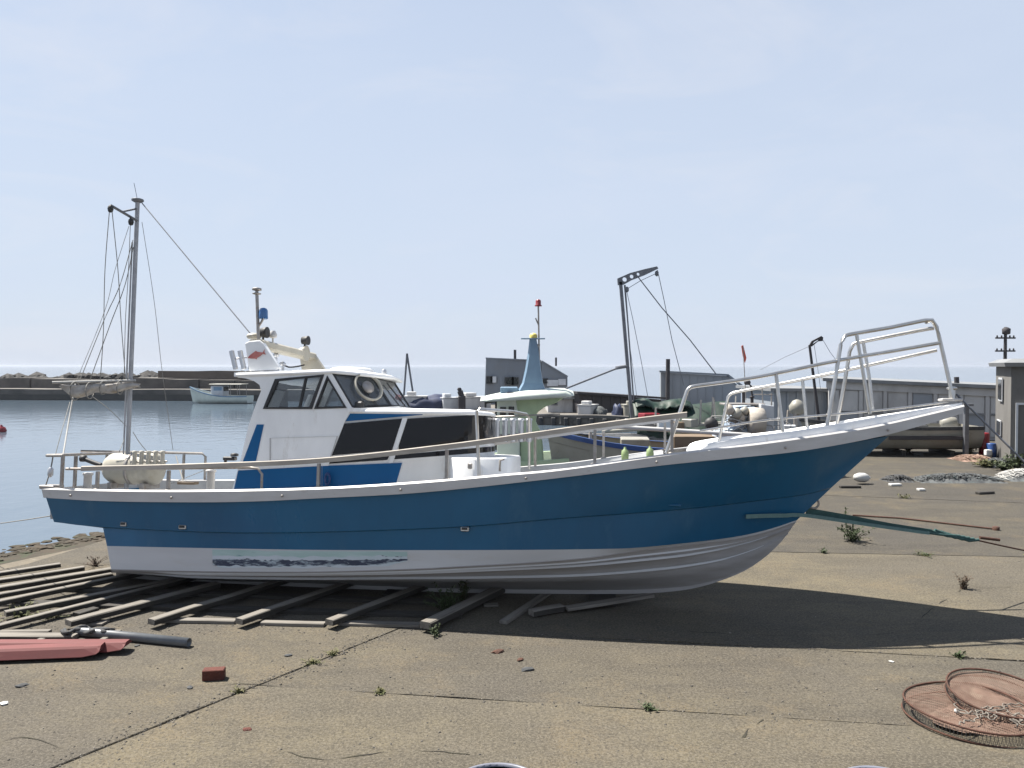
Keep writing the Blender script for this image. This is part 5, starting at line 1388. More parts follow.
# ================================================================== OTHER BOATS
def small_hull(e_, L, B, H, hullm, gunm, deckm, rise=.35, stripe=None, n=24, z0=0.0):
    """bow towards +x; returns sheer height function"""
    sh = []; bo = []
    for i in range(n):
        t = i / (n - 1); x = -L / 2 + L * t
        b = B / 2 * (min(1, .82 + .5 * t) if t < .45 else max(.02, 1 - ((t - .45) / .55) ** 2.2))
        z = H * (1 + .05 * (1 - t)) + rise * max(0, t - .25) ** 2 * 1.8
        sh.append(Vector((x, -b, z0 + z))); bo.append(Vector((x - .22 * max(0, t - .6) * L * .5, -b * (.78 if t < .8 else .5), z0 + .05 + .35 * max(0, t - .7) ** 2 * 10 * H)))
    kl_ = [Vector((p.x, 0, p.z - .12)) for p in bo]
    m_ = MB(); midl = [a.lerp(b, .45) + Vector((0, -.05 * B * (1 if i < n * .7 else .3), 0)) for i, (a, b) in enumerate(zip(sh, bo))]
    lines = [sh, midl, bo, kl_]
    for s in (0, 1):
        LL = [mf(l) if s else l for l in lines]
        m_.loft([[l[i] for l in LL] for i in range(n)], closed=False)
    m_.add([sh[0], midl[0], bo[0], mf(bo)[0], mf(midl)[0], mf(sh)[0]], [tuple(range(6))])
    m_.build('hull', hullm, e_)
    m_ = MB()
    for s in (0, 1):
        o1 = [p + Vector((0, -.03, .0)) for p in sh]; o2 = [p + Vector((0, -.03, -.10)) for p in sh]; o3 = [p + Vector((0, min(.10, -p.y), .015)) for p in sh]
        LL = [o2, o1, [p + Vector((0, 0, .015)) for p in o1], o3]
        if s: LL = [mf(l) for l in LL]
        m_.loft([[l[i] for l in LL] for i in range(n)], closed=False, smooth=False)
    m_.build('gunwale', gunm, e_)
    m_ = MB(); dk_ = [Vector((p.x, p.y * .95, p.z - .28)) for p in sh]
    m_.loft([[dk_[i], mf(dk_)[i]] for i in range(n)], closed=False); m_.build('deck', deckm, e_)
    return lambda x: float(np.interp(x, [p.x for p in sh], [p.z for p in sh]))
def wbox(name, e_, c, size, mat, bev=.02, rz=0):
    m_ = MB(); m_.box(c, size, rz=rz, bev=bev); return m_.build(name, mat, e_)

# ---- mint green boat with the canopy and blue fin mast (afloat just behind)
YB = 20.5
def B1(px, py, y=0): p = at(px, py, YB + y); return Vector((p.x, p.y, p.z))
o1 = at(520, 440, YB); e1 = empty('mint_boat', (o1.x, YB, SEA), 'pale mint green boat with curved canopy and blue fin mast, afloat behind', 'boat', M=Matrix.Translation((o1.x, YB, SEA)))
T1 = lambda px, py, y=0: B1(px, py, y) - Vector((o1.x, YB, SEA))
small_hull(e1, 6.5, 2.2, 1.15, 'mint_white', 'mint', 'mint_white')
# canopy: thin cambered slab
m_ = MB(); rg = []
for px, t_, b_, hw in ((481, 399, 400.5, .45), (488, 397, 400.5, .65), (500, 394.5, 400, .8), (525, 391.5, 398.5, .85), (550, 389.8, 397, .8), (564, 390, 396.5, .75), (573, 393, 395.5, .4)):
    a, b = T1(px, t_), T1(px, b_); rg.append([Vector((a.x, -hw, b.z)), Vector((a.x, -hw * .9, a.z - .03)), Vector((a.x, 0, a.z + .05)), Vector((a.x, hw * .9, a.z - .03)), Vector((a.x, hw, b.z)), Vector((a.x, 0, b.z - .02))])
m_.loft(rg, True, True); m_.build('canopy', 'mint_white', e1)
pil = [(515, 399.5), (566, 396.5), (556, 403), (545, 407), (537, 413), (536, 422), (541, 432), (543, 446), (545, 480), (520, 480), (520, 440), (516, 420), (505, 407)]
m_ = MB(); m_.plate([T1(px, py, -.45) for px, py in pil], [], (0, .9, 0)); m_.build('canopy_pillar', 'mint', e1, bevel=.04)
m_ = MB(); m_.plate([T1(px, py, -.55) for px, py in ((497, 401), (516, 400), (520, 425), (520, 480), (497, 480))], [], (0, 1.1, 0)); m_.build('wheelhouse', 'mint_white', e1, bevel=.03)
for a, b in (((485.5, 402), (485.5, 450)), ((496, 400), (496, 450))):
    m_ = MB(); m_.bar(T1(*a, -.4), T1(*b, -.4), .05, .05); m_.build('window_frame', 'black_rubber', e1)
m_ = MB(); m_.bar(T1(485, 403, -.4), T1(497, 401, -.4), .05, .05); m_.build('window_frame', 'black_rubber', e1)
m_ = MB(); rg = []
for px0, px1, py, hw in ((517.5, 546, 391, .22), (522, 543, 383, .16), (525, 541, 370, .12), (528, 539, 352, .09), (529.5, 536.5, 339, .07)):
    a, b = T1(px0, py), T1(px1, py); rg.append([Vector((a.x, 0, a.z)), Vector((a.x + .05, -hw, a.z)), Vector((b.x - .02, -hw, b.z)), Vector((b.x, 0, b.z)), Vector((b.x - .02, hw, b.z)), Vector((a.x + .05, hw, a.z))])
m_.loft(rg, True, True, smooth=False); fm = m_.build('fin_mast', 'fin_blue', e1)
wbox('fin_platform', e1, T1(533, 338.7), (.62, .2, .03), 'fin_blue', .005)
m_ = MB(); c = T1(533.5, 338); m_.lathe(c, [(.1, 0), (.1, .08), (.06, .12), (.02, .13)], 12); m_.build('yellow_lamp', 'yellow', e1)
m_ = MB(); m_.tube([T1(539.5, 372), T1(538.3, 306)], .022, 6); ap = m_.build('aerial_pole', 'steel_dull', e1)
m_ = MB(); c = T1(538.3, 305.5); m_.lathe(c, [(.09, -.02), (.095, .0), (.07, .02), (.07, .12), (.05, .15), (.01, .16)], 12); m_.build('red_lamp', 'red_plain', e1)
m_ = MB(); m_.tube([T1(538.6, 325), T1(535.5, 318)], .02, 6); m_.tube([T1(536, 372), T1(540, 372)], .03, 6); m_.tube([T1(536, 345), T1(540, 345)], .03, 6); m_.build('pole_bracket', 'steel_dull', e1)
wbox('roof_box', e1, T1(509, 390), (.45, .4, .16), 'fin_blue', .02); wbox('roof_rack', e1, T1(513, 393.5, -.2), (.3, .3, .06), 'wall_dark', .01)
for px0, px1, py0, py1 in ((500, 506, 407, 416), (508.5, 514, 406.5, 416)):
    m_ = MB(); m_.plate([T1(a_, b_, -.585) for a_, b_ in ((px0, py1), (px1, py1), (px1, py0), (px0, py0))], [], (0, .02, 0)); m_.build('cabin_window', 'window_dark', e1)
m_ = MB(); m_.tube([T1(487, 425, -.9), T1(487, 417, -.9), T1(560, 414, -.9), T1(560, 424, -.9)], .02, 6); m_.build('hand_rail', 'steel_dull', e1)
wbox('seat_box', e1, T1(574, 462, -.6), (.5, .5, .4), 'boat_white', .03)

# ---- beige hulled boat with the blue gunwale
o2 = at(655, 455, 19.6); e2 = empty('beige_boat', (o2.x, 19.6, SEA), 'beige boat with dark blue gunwale stripe floating behind the foredeck', 'boat', rz=R(174))
zf2 = small_hull(e2, 5.4, 1.9, 1.55, 'hull_beige', 'stripe_blue', 'wood_new', rise=.45)
wbox('wooden_box', e2, (-.9, .2, 1.75), (1.0, .8, .30), 'wood_new', .02); wbox('fish_bin', e2, (.5, .0, 1.68), (.7, .7, .25), 'hull_beige', .02)
m_ = MB(); m_.tube([(1.6, .5, 1.5), (1.6, .5, 2.05)], .04); m_.tube([(1.6, -.5, 1.5), (1.6, -.5, 2.05)], .04); m_.tube([(1.6, -.5, 1.95), (1.6, .5, 1.95)], .03); m_.build('mooring_frame', 'old_wood_rail', e2)
m_ = MB(); m_.tube([(-2.2, .6, 1.95), (1.4, .6, 2.15)], .05); m_.tube([(-2.2, .6, 1.4), (-2.2, .6, 1.95)], .03); m_.build('side_boom', 'rub_white', e2)

# ---- boat under the green tarpaulin, with its net crane
YG = 25.0
oG = at(680, 420, YG); eG = empty('tarpaulin_boat', (oG.x, YG, SEA), 'work boat covered by a green tarpaulin, with a dark net crane', 'boat')
TG = lambda px, py, y=0: at(px, py, YG + y) - Vector((oG.x, YG, SEA))
small_hull(eG, 6.0, 2.2, 1.3, 'boat_white', 'steel_dull', 'deck_grey')
def drape(name, ridge, hw, low, mat, e_, T):
    m_ = MB(); rg = []; n_ = 26
    R2 = spl([(px, py) for px, py in ridge], n_)
    for i, q_ in enumerate(R2):
        row = []
        for j in range(-7, 8):
            k = j / 7; p = T(q_.x, q_.y); p.y += k * hw
            fold = .07 * noise.noise(Vector((i * .55, k * 1.2, 0))) + .04 * noise.noise(Vector((i * 1.3, k * 3, 7)))
            p.z += -abs(k) ** 1.3 * low + fold * (.3 + abs(k)); row.append(p)
        rg.append(row)
    m_.loft(rg, closed=False); o = m_.build(name, mat, e_)
    sd = o.modifiers.new('thick', 'SOLIDIFY'); sd.thickness = .02
    return o
drape('tarpaulin', [(632, 401), (650, 404), (670, 406), (695, 404), (715, 401.5), (729, 401)], 1.1, .95, 'tarp_green', eG, TG)
drape('tarpaulin_fold', [(634, 400), (645, 398), (655, 402), (668, 400), (680, 398.5), (690, 401)], .4, .22, 'tarp_green', eG, TG)
m_ = MB(); rg = []
c0, c1_ = TG(632.5, 425), TG(620.5, 282)
m_.bar(c0, c1_, .10, .10); m_.bar(TG(635.5, 425), TG(625, 285), .04, .05); cr = m_.build('crane_mast', 'mast_grey', eG)
armp = [(617.5, 278.5), (630, 273), (645, 269), (657, 266.3), (658.5, 268.5), (645, 275), (632, 280), (624, 284.5), (618, 285)]
def circ(px, py, r): return [TG(px + r * math.cos(a), py + r * math.sin(a), -.05) for a in [k * 2 * math.pi / 12 for k in range(12)]]
m_ = MB(); m_.plate([TG(*p, -.05) for p in armp], [circ(624.8, 279.3, 2.3), circ(631.8, 276.4, 2.0), circ(638.3, 274, 1.6)], (0, .1, 0)); m_.build('crane_arm', 'mast_grey', eG)
m_ = MB(); m_.tube([TG(628, 366, 0), TG(616, 368, -.1)], .06, 6); m_.tube([TG(619, 367.5, -.1), TG(566, 388.5, -1.0)], .03, 6); m_.build('side_boom', 'mast_grey', eG)
for P, r_ in (([(657.5, 270), (664, 300), (672, 340), (684, 386)], .012), ([(638, 277), (662, 308), (690, 340), (716, 374)], .018), ([(626, 288), (633, 320), (641, 360), (648, 398)], .010), ([(657, 273), (640, 281), (627, 289)], .010), ([(624, 285), (629, 340), (637, 398)], .008)):
    m_ = MB(); m_.tube([TG(*p) for p in P], r_, 5); m_.build('crane_wire', 'mast_grey', eG)
for px, py in ((656.8, 273.5), (627, 289.5)):
    m_ = MB(); c = TG(px, py); m_.lathe(c, [(.02, .09), (.06, .05), (.06, -.05), (.02, -.09)], 8); m_.build('crane_block', 'mast_grey', eG)
wbox('red_crate', eG, TG(649, 418, -.8), (.55, .4, .3), 'red_plain', .02, .4); wbox('gear_box', eG, TG(640, 424, -.6), (.9, .5, .3), 'rub_white', .02)
m_ = MB(); m_.tube([TG(602, 432, -1.1), TG(735, 422, -1.1)], .055, 8); m_.build('rub_boom', 'hull_beige', eG)

# ---- pale blue wheelhouse boat with net hauler
YP = 21.5
oP = at(742, 430, YP); eP = empty('netting_boat', (oP.x, YP, SEA), 'pale blue cluttered netting boat behind the foredeck rails', 'boat')
TP = lambda px, py, y=0: at(px, py, YP + y) - Vector((oP.x, YP, SEA))
small_hull(eP, 4.6, 1.9, 1.35, 'boat_white', 'fin_blue', 'deck_grey')
pm('pale_blue', (.40, .49, .60), (.33, .41, .52), scale=3, rough=.5, c3=(.55, .58, .62), s3=5, lo3=.5, hi3=.7)
m_ = MB(); m_.plate([TP(px, py, -.6) for px, py in ((706, 470), (706, 446), (718, 436), (734, 431), (742, 408), (756, 407), (760, 470))], [], (0, 1.2, 0)); wh = m_.build('wheelhouse', 'pale_blue', eP, bevel=.03)
m_ = MB(); m_.plate([TP(px, py, -.65) for px, py in ((761, 470), (761, 404), (774, 406), (774, 470))], [], (0, 1.0, 0)); m_.build('engine_casing', 'boat_white', eP, bevel=.02)
m_ = MB(); m_.lathe(TP(756, 421, -.75), [(.12, -.2), (.34, -.18), (.36, 0), (.34, .18), (.12, .2)], 20, axis='X'); m_.build('net_drum', 'old_wood_rail', eP)
m_ = MB(); m_.lathe(TP(711, 424, -.9), [(.04, -.16), (.16, -.13), (.18, 0), (.14, .12), (.04, .16)], 14, axis='Y'); m_.tube([TP(708, 422, -.9), TP(713, 417, -.9)], .05); m_.build('hauler_winch', 'black_rubber', eP)
for k, (px, py, s_) in enumerate(((737, 414, .16), (741, 418, .12), (733, 421, .14), (745, 411, .12), (729, 410, .15))):
    m_ = MB(); m_.lathe(TP(px, py, -.7), [(.02, -s_), (s_ * .8, -s_ * .6), (s_, 0), (s_ * .7, s_ * .7), (.02, s_)], 10); m_.build('net_float', ('hull_beige', 'old_wood_rail', 'sail_tan')[k % 3], eP)
wbox('roof_rail', eP, TP(742, 404, -.2), (1.1, .5, .05), 'steel_dull', .01)
for px, py in ((743.5, 392), (752, 398)):
    m_ = MB(); m_.tube([TP(px, py + 12), TP(px, py)], .045, 8); m_.lathe(TP(px, py), [(.03, 0), (.07, .01), (.07, .04), (.02, .06)], 10); m_.build('exhaust_pipe', 'wall_dark', eP)
m_ = MB(); m_.tube([TP(752.5, 398), TP(751, 386), TP(748.3, 383)], .025, 6); m_.lathe(TP(747.5, 382.5), [(.03, -.09), (.07, -.05), (.07, .05), (.03, .08)], 10, axis='X'); m_.build('work_lamp', 'wall_dark', eP)
m_ = MB(); m_.tube([TP(753, 394.5), TP(773, 394.5)], .015, 5); m_.tube([TP(771.5, 406), TP(771.5, 393)], .02, 5); m_.build('lamp_rail', 'steel_dull', eP)
m_ = MB(); m_.tube([TP(777, 418, .4), TP(792, 436, .4)], .03, 6); m_.tube([TP(795, 408, .4), TP(796, 440, .4)], .06, 6); m_.build('deck_frame', 'steel_dull', eP)
m_ = MB(); m_.lathe(TP(797, 408, .5), [(.05, -.2), (.2, -.14), (.22, .05), (.12, .2), (.03, .24)], 14); m_.build('net_bundle', 'hull_beige', eP)
m_ = MB(); m_.tube([TP(746, 400, .3), TP(743, 346, .3)], .012, 5); m_.build('flag_pole', 'steel_dull', eP)
m_ = MB(); m_.plate([TP(px, py, .3) for px, py in ((741.3, 346), (743.2, 345), (746.5, 358), (745, 363), (742.8, 356))], [], (0, .01, 0)); m_.build('flag', 'flag_orange', eP)

# more gear standing about on these two boats
for k, (px, py0, py1, r_) in enumerate(((716, 432, 399, .02), (726, 428, 404, .025), (734, 430, 396, .018), (764, 420, 388, .018), (779, 430, 402, .03), (786, 436, 410, .025))):
    m_ = MB(); m_.tube([TP(px, py0, .3 * (k % 3)), TP(px + (k % 3 - 1) * 2, py1, .3 * (k % 3))], r_, 6); m_.build('deck_pole', ('steel_dull', 'rub_white', 'old_wood_rail')[k % 3], eP)
for k, (px, py, s_, mt_) in enumerate(((722, 437, .34, 'boat_white'), (731, 425, .3, 'pale_blue'), (767, 440, .3, 'wall_pale'), (781, 434, .36, 'hull_beige'), (788, 428, .28, 'boat_white'))):
    wbox('fish_box', eP, TP(px, py, -.72 + .1 * k), (s_, .4, s_ * .6), mt_, .02, .3 * k)
m_ = MB(); rr = random.Random(5)
for k in range(7):
    m_.tube(spl([TP(rr.uniform(706, 790), rr.uniform(415, 445), rr.uniform(-.9, -.6)) for _ in range(5)], 20), .014, 5)
m_.build('hanging_rope', 'rope_white', eP)
for k, (px, py0, py1) in enumerate(((655, 425, 408), (700, 424, 400), (712, 424, 397))):
    m_ = MB(); m_.tube([TG(px, py0, -1.15), TG(px + 1, py1, -1.15)], .03, 6); m_.build('deck_pole', 'steel_dull', eG)
for k, (px, py, mt_) in enumerate(((664, 424, 'boat_white'), (676, 426, 'wood_new'), (690, 423, 'hull_beige'))):
    wbox('fish_box', eG, TG(px, py, -1.2), (.4, .35, .25), mt_, .02, .4 * k)
# ---- white boat hauled out beyond the bow
YH = 27.0
oH = at(885, 452, YH); eH = empty('hauled_boat', (oH.x, YH, 0), 'weathered white open boat standing on the apron beyond the bow', 'boat', rz=R(178))
small_hull(eH, 5.8, 1.9, .72, 'hull_beige', 'net_dark', 'deck_grey', rise=.25, z0=.22)
m_ = MB(); m_.box((-.9, .97, .62), (2.4, .03, .13), bev=.008); m_.build('dark_strake', 'wall_dark', eH)
m_ = MB(); m_.lathe((-2.1, 0, 1.05), [(.1, -.3), (.2, -.24), (.22, 0), (.16, .2), (.05, .24)], 14, axis='X'); m_.build('engine_cover', 'hull_beige', eH)
for x in (-1.9, -.3, 1.4): wbox('keel_trestle', eH, (x, 0, .085), (.16, 1.5, .17), 'timber_dark', .01)
wbox('net_heap_on_deck', eH, (-.6, .1, .95), (1.2, .9, .18), 'net_dark', .05)

# ---- white boat by the breakwater
YW = 76.0
oW = at(220, 401, YW); eW = empty('moored_boat', (oW.x, YW, SEA), 'small white boat with a blue cabin moored at the breakwater', 'boat', rz=R(176))
small_hull(eW, 6.0, 2.0, .70, 'mint_white', 'fin_blue', 'deck_grey', rise=.9)
wbox('cabin', eW, (.0, 0, 1.2), (1.2, 1.4, 1.0), 'boat_white', .06); wbox('cabin_window', eW, (-.1, .715, 1.42), (.8, .02, .34), 'fin_blue', .004)
wbox('cabin_window', eW, (-.615, 0, 1.4), (.02, 1.1, .4), 'window_dark', .004)
m_ = MB(); m_.box((-.9, 0, 1.85), (3.2, 1.7, .08), bev=.03); m_.build('awning', 'hull_beige', eW)
for x in (-2.3, -1.4):
    for y in (-.8, .8): m_ = MB(); m_.tube([(x, y, .6), (x, y, 1.8)], .025, 6); m_.build('awning_post', 'steel_dull', eW)

# ---- red mooring buoy
p = gp(1.5, 432, SEA); m_ = MB(); m_.lathe((0, 0, 0), [(.03, -.2), (.18, -.14), (.26, .05), (.2, .22), (.06, .30), (.05, .38)], 16); o = m_.build('mooring_buoy', 'red_plain'); o.location = (p.x, p.y, SEA + .02); tag(o, 'red mooring buoy floating at the left edge', 'buoy')

# ================================================================== BUILDINGS AND POLES
def building(name, label, quad, depth, mat, roofm, wins=(), base=0.0, seams=0, slope=None, cat='building'):
    """quad: list of (px,py) along the eaves left->right with Y each; walls down to base"""
    A_, B_ = at(*quad[0]), at(*quad[1])
    d = Vector((B_.x - A_.x, B_.y - A_.y, 0)); L = d.length; rz = math.atan2(d.y, d.x)
    e_ = empty(name, (A_.x, A_.y, base), label, cat, rz=rz)
    hA, hB = A_.z - base, B_.z - base
    m_ = MB(); m_.plate([(0, 0, 0), (L, 0, 0), (L, 0, hB), (0, 0, hA)], [], (0, depth, 0)); m_.build('wall', mat, e_)
    m_ = MB(); m_.plate([(-.25, -.3, hA + .02), (L + .25, -.3, hB + .02), (L + .25, -.3, hB + .16), (-.25, -.3, hA + .16)], [], (0, depth + .6, 0)); m_.build('roof', roofm, e_)
    for i in range(seams):
        x = L * (i + .5) / seams; h = hA + (hB - hA) * x / L
        m_ = MB(); m_.box((x, -.03, h / 2), (.10, .05, h - .03)); m_.build('wall_post', mat, e_)
    for (u_, v_, ww, hh, wm) in wins:
        m_ = MB(); m_.box((u_ * L, -.04, v_), (ww + .16, .06, hh + .16)); fr_ = m_.build('window', 'roof_grey', e_)
        m_ = MB(); m_.box((u_ * L, -.075, v_), (ww, .02, hh)); m_.build('pane', wm, fr_)
    return e_, L, hA, hB
# tall grey shed behind the mint boat: front and a sloping gable side
YA = 64.0
eA = empty('grey_warehouse', (0, 0, 0), 'tall grey metal warehouse behind the mint boat canopy', 'building')
def fa(px, py, y=0.0): return at(px, py, YA + y)
ground_z = -.1
front = [fa(485.5, 358.5), fa(525, 360, 0), fa(541, 361, 1)]
zb = -.13
m_ = MB()
P = [fa(486, 358.5), fa(541, 361)]
m_.plate([Vector((fa(484.5, 400).x, YA, zb)), Vector((fa(541, 400).x, YA, zb)), P[1], P[0]], [], (0, 4, 0)); m_.build('front_wall', 'wall_metal', eA)
g0, g1 = fa(541.5, 361.2, -.05), fa(567.5, 377, -.05)
m_ = MB(); m_.plate([Vector((g0.x, YA - .05, zb)), Vector((g1.x, YA - .05, zb)), g1, g0], [], (0, 4, 0)); m_.build('gable_wall', 'wall_metal', eA)
m_ = MB(); m_.bar(P[0] + Vector((-.03, -.03, .04)), P[1] + Vector((0, -.03, .04)), .2, .09); m_.bar(g0 + Vector((0, -.03, .04)), g1 + Vector((.03, -.03, .04)), .2, .09); m_.build('roof_edge', 'wall_metal', eA)
for px, py, ww, hh, wm in ((489.5, 380, .5, .6, 'window_dark'), (493.5, 379.5, .45, .5, 'window_pale'), (509.5, 381, .7, .6, 'window_dark'), (515, 381, .55, .6, 'window_dark'), (552.5, 383, .9, .5, 'window_pale'), (562, 382, .6, .5, 'window_pale'), (545, 381, .5, .4, 'window_dark')):
    c = fa(px, py, -.12); m_ = MB(); m_.box(c, (ww * 1.1, .08, hh * 1.1)); w_ = m_.build('window', 'roof_grey', eA); m_ = MB(); m_.box(c + Vector((0, -.06, 0)), (ww, .03, hh)); m_.build('pane', wm, w_)
for i in range(11):
    x = P[0].x + (P[1].x - P[0].x) * (i + .5) / 11; m_ = MB(); m_.box((x, YA - .02, 1.9), (.08, .05, 3.0)); m_.build('cladding_rib', 'wall_metal', eA)
m_ = MB(); c = fa(515, 357, 2); m_.box((c.x, c.y, c.z), (.22, .3, 1.2)); m_.build('chimney', 'wall_dark', eA)
m_ = MB(); c = fa(556, 366, 1); m_.tube([c, c + Vector((0, 0, .7))], .08, 6); m_.build('roof_vent', 'wall_dark', eA)
# second grey shed
YS = 60.0
eS = empty('grey_shed', (0, 0, 0), 'light grey metal shed behind the green tarpaulin boat', 'building')
a, b, c_, d_ = at(661, 372.5, YS), at(727, 376, YS), at(741, 388, YS), at(741, 405, YS)
m_ = MB(); m_.plate([Vector((a.x, YS, -.13)), Vector((c_.x, YS, -.13)), c_, b, a], [], (0, .4, 0)); m_.build('wall', 'wall_metal_b', eS)
m_ = MB(); m_.bar(a + Vector((-.15, -.05, .08)), b + Vector((.05, -.05, .08)), .35, .14); m_.bar(b + Vector((.02, -.05, .08)), c_ + Vector((.25, -.05, .02)), .35, .14); m_.build('roof_edge', 'wall_metal', eS)
for i in range(8):
    x = a.x + (b.x - a.x) * (i + .5) / 8; m_ = MB(); m_.box((x, YS - .02, 1.3), (.06, .05, 1.9)); m_.build('cladding_rib', 'wall_metal_b', eS)
m_ = MB(); p0, p1 = at(667.5, 400, YS - .6), at(668, 359, YS - .6); m_.tube([Vector((p0.x, p0.y, 0)), p1], .16, 8); m_.build('stove_pipe', 'wall_dark', eS)
# long dark store
building('dark_store', 'long black boarded store across the basin left of the crane', ((579, 394, 52), (661, 399.5, 54)), 6, 'wall_dark', 'wall_dark', base=-.12, seams=9)
building('pale_lean_to', 'small pale grey lean-to left of the black store', ((548, 400, 53), (579, 399, 53)), 4, 'wall_pale', 'roof_grey', [(.2, .7, .3, .3, 'window_dark')], base=-.12, seams=3)
# long shed on the right
YL = 33.0
eL, LL_, hA_, hB_ = building('long_shed', 'long low pale grey shed behind the bow of the boat', ((829, 381.5, 34), (1060, 392, 31)), 7, 'wall_pale', 'roof_grey', (), 0.0)
m_ = MB(); m_.plate([(-.1, -.12, hA_ - .30), (LL_, -.12, hB_ - .30), (LL_, -.12, hB_ + .01), (-.1, -.12, hA_ + .01)], [], (0, .10, 0)); m_.build('fascia', 'wall_pale', eL)
for i in range(9):
    x = LL_ * (i + .35) / 9
    if x < LL_: m_ = MB(); m_.box((x, -.05, hA_ * .42), (.14, .08, hA_ * .84)); m_.build('wall_post', 'wall_pale', eL)
for i in range(8):
    x0, x1 = LL_ * (i + .35) / 9 + .09, LL_ * (i + 1.35) / 9 - .09
    for k in range(2):
        m_ = MB(); zc0 = .12 + k * .95; m_.box(((x0 + x1) / 2, -.022, zc0 + .44), (x1 - x0 - .04, .035, .88), bev=.008); m_.build('wall_panel', ('wall_pale', 'wall_metal_b')[(i * 3 + k) % 5 == 0], eL)
for i in range(8):
    m_ = MB(); x = LL_ * (i + .85) / 9; m_.box((x, -.06, 1.02), (LL_ / 9 - .25, .05, .05)); m_.build('wall_rail', 'roof_grey', eL)
building('low_grey_store', 'low plain grey store left of the long shed', ((774, 391.5, 36), (830, 392, 36)), 5, 'wall_metal_b', 'roof_grey', (), 0.0, seams=6)
for px, lab in ((957, 'stub vent pipe on the long shed roof'),):
    p0, p1 = at(957, 388, 33), at(956.5, 377, 33); m_ = MB(); m_.tube([p0, p1], .10, 8); o = m_.build('roof_vent', 'wall_dark', None); tag(o, lab, 'vent')
# hut at the right edge
pc = gp(1010, 466); eT = empty('concrete_hut', (pc.x, pc.y, 0), 'narrow grey concrete hut with overhanging roof at the right edge', 'hut')
ztop = at(1004, 366, pc.y).z
wl = gp(996, 461)   # far left corner of the side wall
d1_ = Vector(((996 - 512) / F * (pc.y + 3.2) - pc.x, 3.2, 0))
fx = 3.2
foot4 = [Vector((0, 0, 0)), Vector((fx, -1.4, 0)), Vector((fx + d1_.x + .2, 1.9, 0)), d1_]
m_ = MB()
pm('hut_wall', (.25, .24, .225), (.20, .193, .18), scale=1.5, rough=.9, c3=(.18, .17, .155), s3=2.5, lo3=.52, hi3=.75, bump=.3, stretch=(1, 1, .5))
m_.loft([[v + Vector((0, 0, 0)) for v in foot4], [v + Vector((0, 0, ztop)) for v in foot4]], True, True, smooth=False); m_.build('wall', 'hut_wall', eT)
cen = sum(foot4, Vector()) / 4
m_ = MB(); rgs = []
for z, k in ((ztop - .02, 1.10), (ztop + .10, 1.12), (ztop + .22, .98)): rgs.append([cen + (v - cen) * k + Vector((0, 0, z)) for v in foot4])
m_.loft(rgs, True, True, smooth=False); m_.build('roof', 'roof_grey', eT)
dd = d1_.normalized(); nn_ = Vector((-dd.y, dd.x, 0)); nn_ = nn_ if nn_.x < 0 else -nn_
for (t, z, hh) in ((.55, ztop - .75, .75), (.62, ztop - 2.0, .5)):
    c = d1_ * t + Vector((0, 0, z)); m_ = MB(); m_.plate([c + dd * (i * .45) + Vector((0, 0, j * hh / 2)) + nn_ * .03 for i, j in ((-1, -1), (1, -1), (1, 1), (-1, 1))], [], nn_ * .03); w_ = m_.build('window', 'boat_white', eT)
    m_ = MB(); m_.plate([c + dd * (i * .38) + Vector((0, 0, j * hh / 2 * .85)) + nn_ * .066 for i, j in ((-1, -1), (1, -1), (1, 1), (-1, 1))], [], nn_ * .01); m_.build('pane', 'window_dark', w_)
fd = foot4[1].normalized(); fnn = Vector((fd.y, -fd.x, 0))
c = fd * .34
m_ = MB(); m_.plate([c + fd * (i * .22) + Vector((0, 0, z)) + fnn * .02 for i, z in ((-1, .05), (1, .05), (1, 1.9), (-1, 1.9))], [[c + fd * (i * .16) + Vector((0, 0, z)) + fnn * .02 for i, z in ((-1, .06), (1, .06), (1, 1.84), (-1, 1.84))]], fnn * .05); m_.build('door_frame', 'boat_white', eT)
c = fd * 1.6
m_ = MB(); m_.plate([c + fd * (i * .95) + Vector((0, 0, z)) + fnn * .02 for i, z in ((-1, .0), (1, .0), (1, 2.9), (-1, 2.9))], [], fnn * .05); m_.build('dark_panel', 'wall_dark', eT)  # plain dark sheet across the right part of the hut front

# power pole beyond the hut
YPw = 62.0
p0, p1 = at(1004.5, 400, YPw), at(1004.5, 327, YPw)
eW2 = empty('power_pole', (p0.x, YPw, 0), 'utility pole with two crossarms rising behind the hut', 'pole')
zt_ = p1.z
m_ = MB(); m_.tube([(0, 0, 0), (0, 0, zt_)], .16, 8, r2=.11); m_.build('post', 'wall_dark', eW2)
for py in (338, 351):
    z = at(1004, py, YPw).z; m_ = MB(); m_.box((0, 0, z), (1.55, .12, .12)); arm = m_.build('crossarm', 'wall_dark', eW2)
    for x in (-.65, -.3, .35, .65): m_ = MB(); m_.lathe((x, 0, z + .06), [(.05, 0), (.07, .08), (.03, .16)], 8); m_.build('insulator', 'wall_dark', arm)
m_ = MB(); m_.lathe((.0, -.1, zt_ - .25), [(.1, -.35), (.28, -.3), (.3, .1), (.12, .22)], 12); m_.build('transformer', 'wall_dark', eW2)
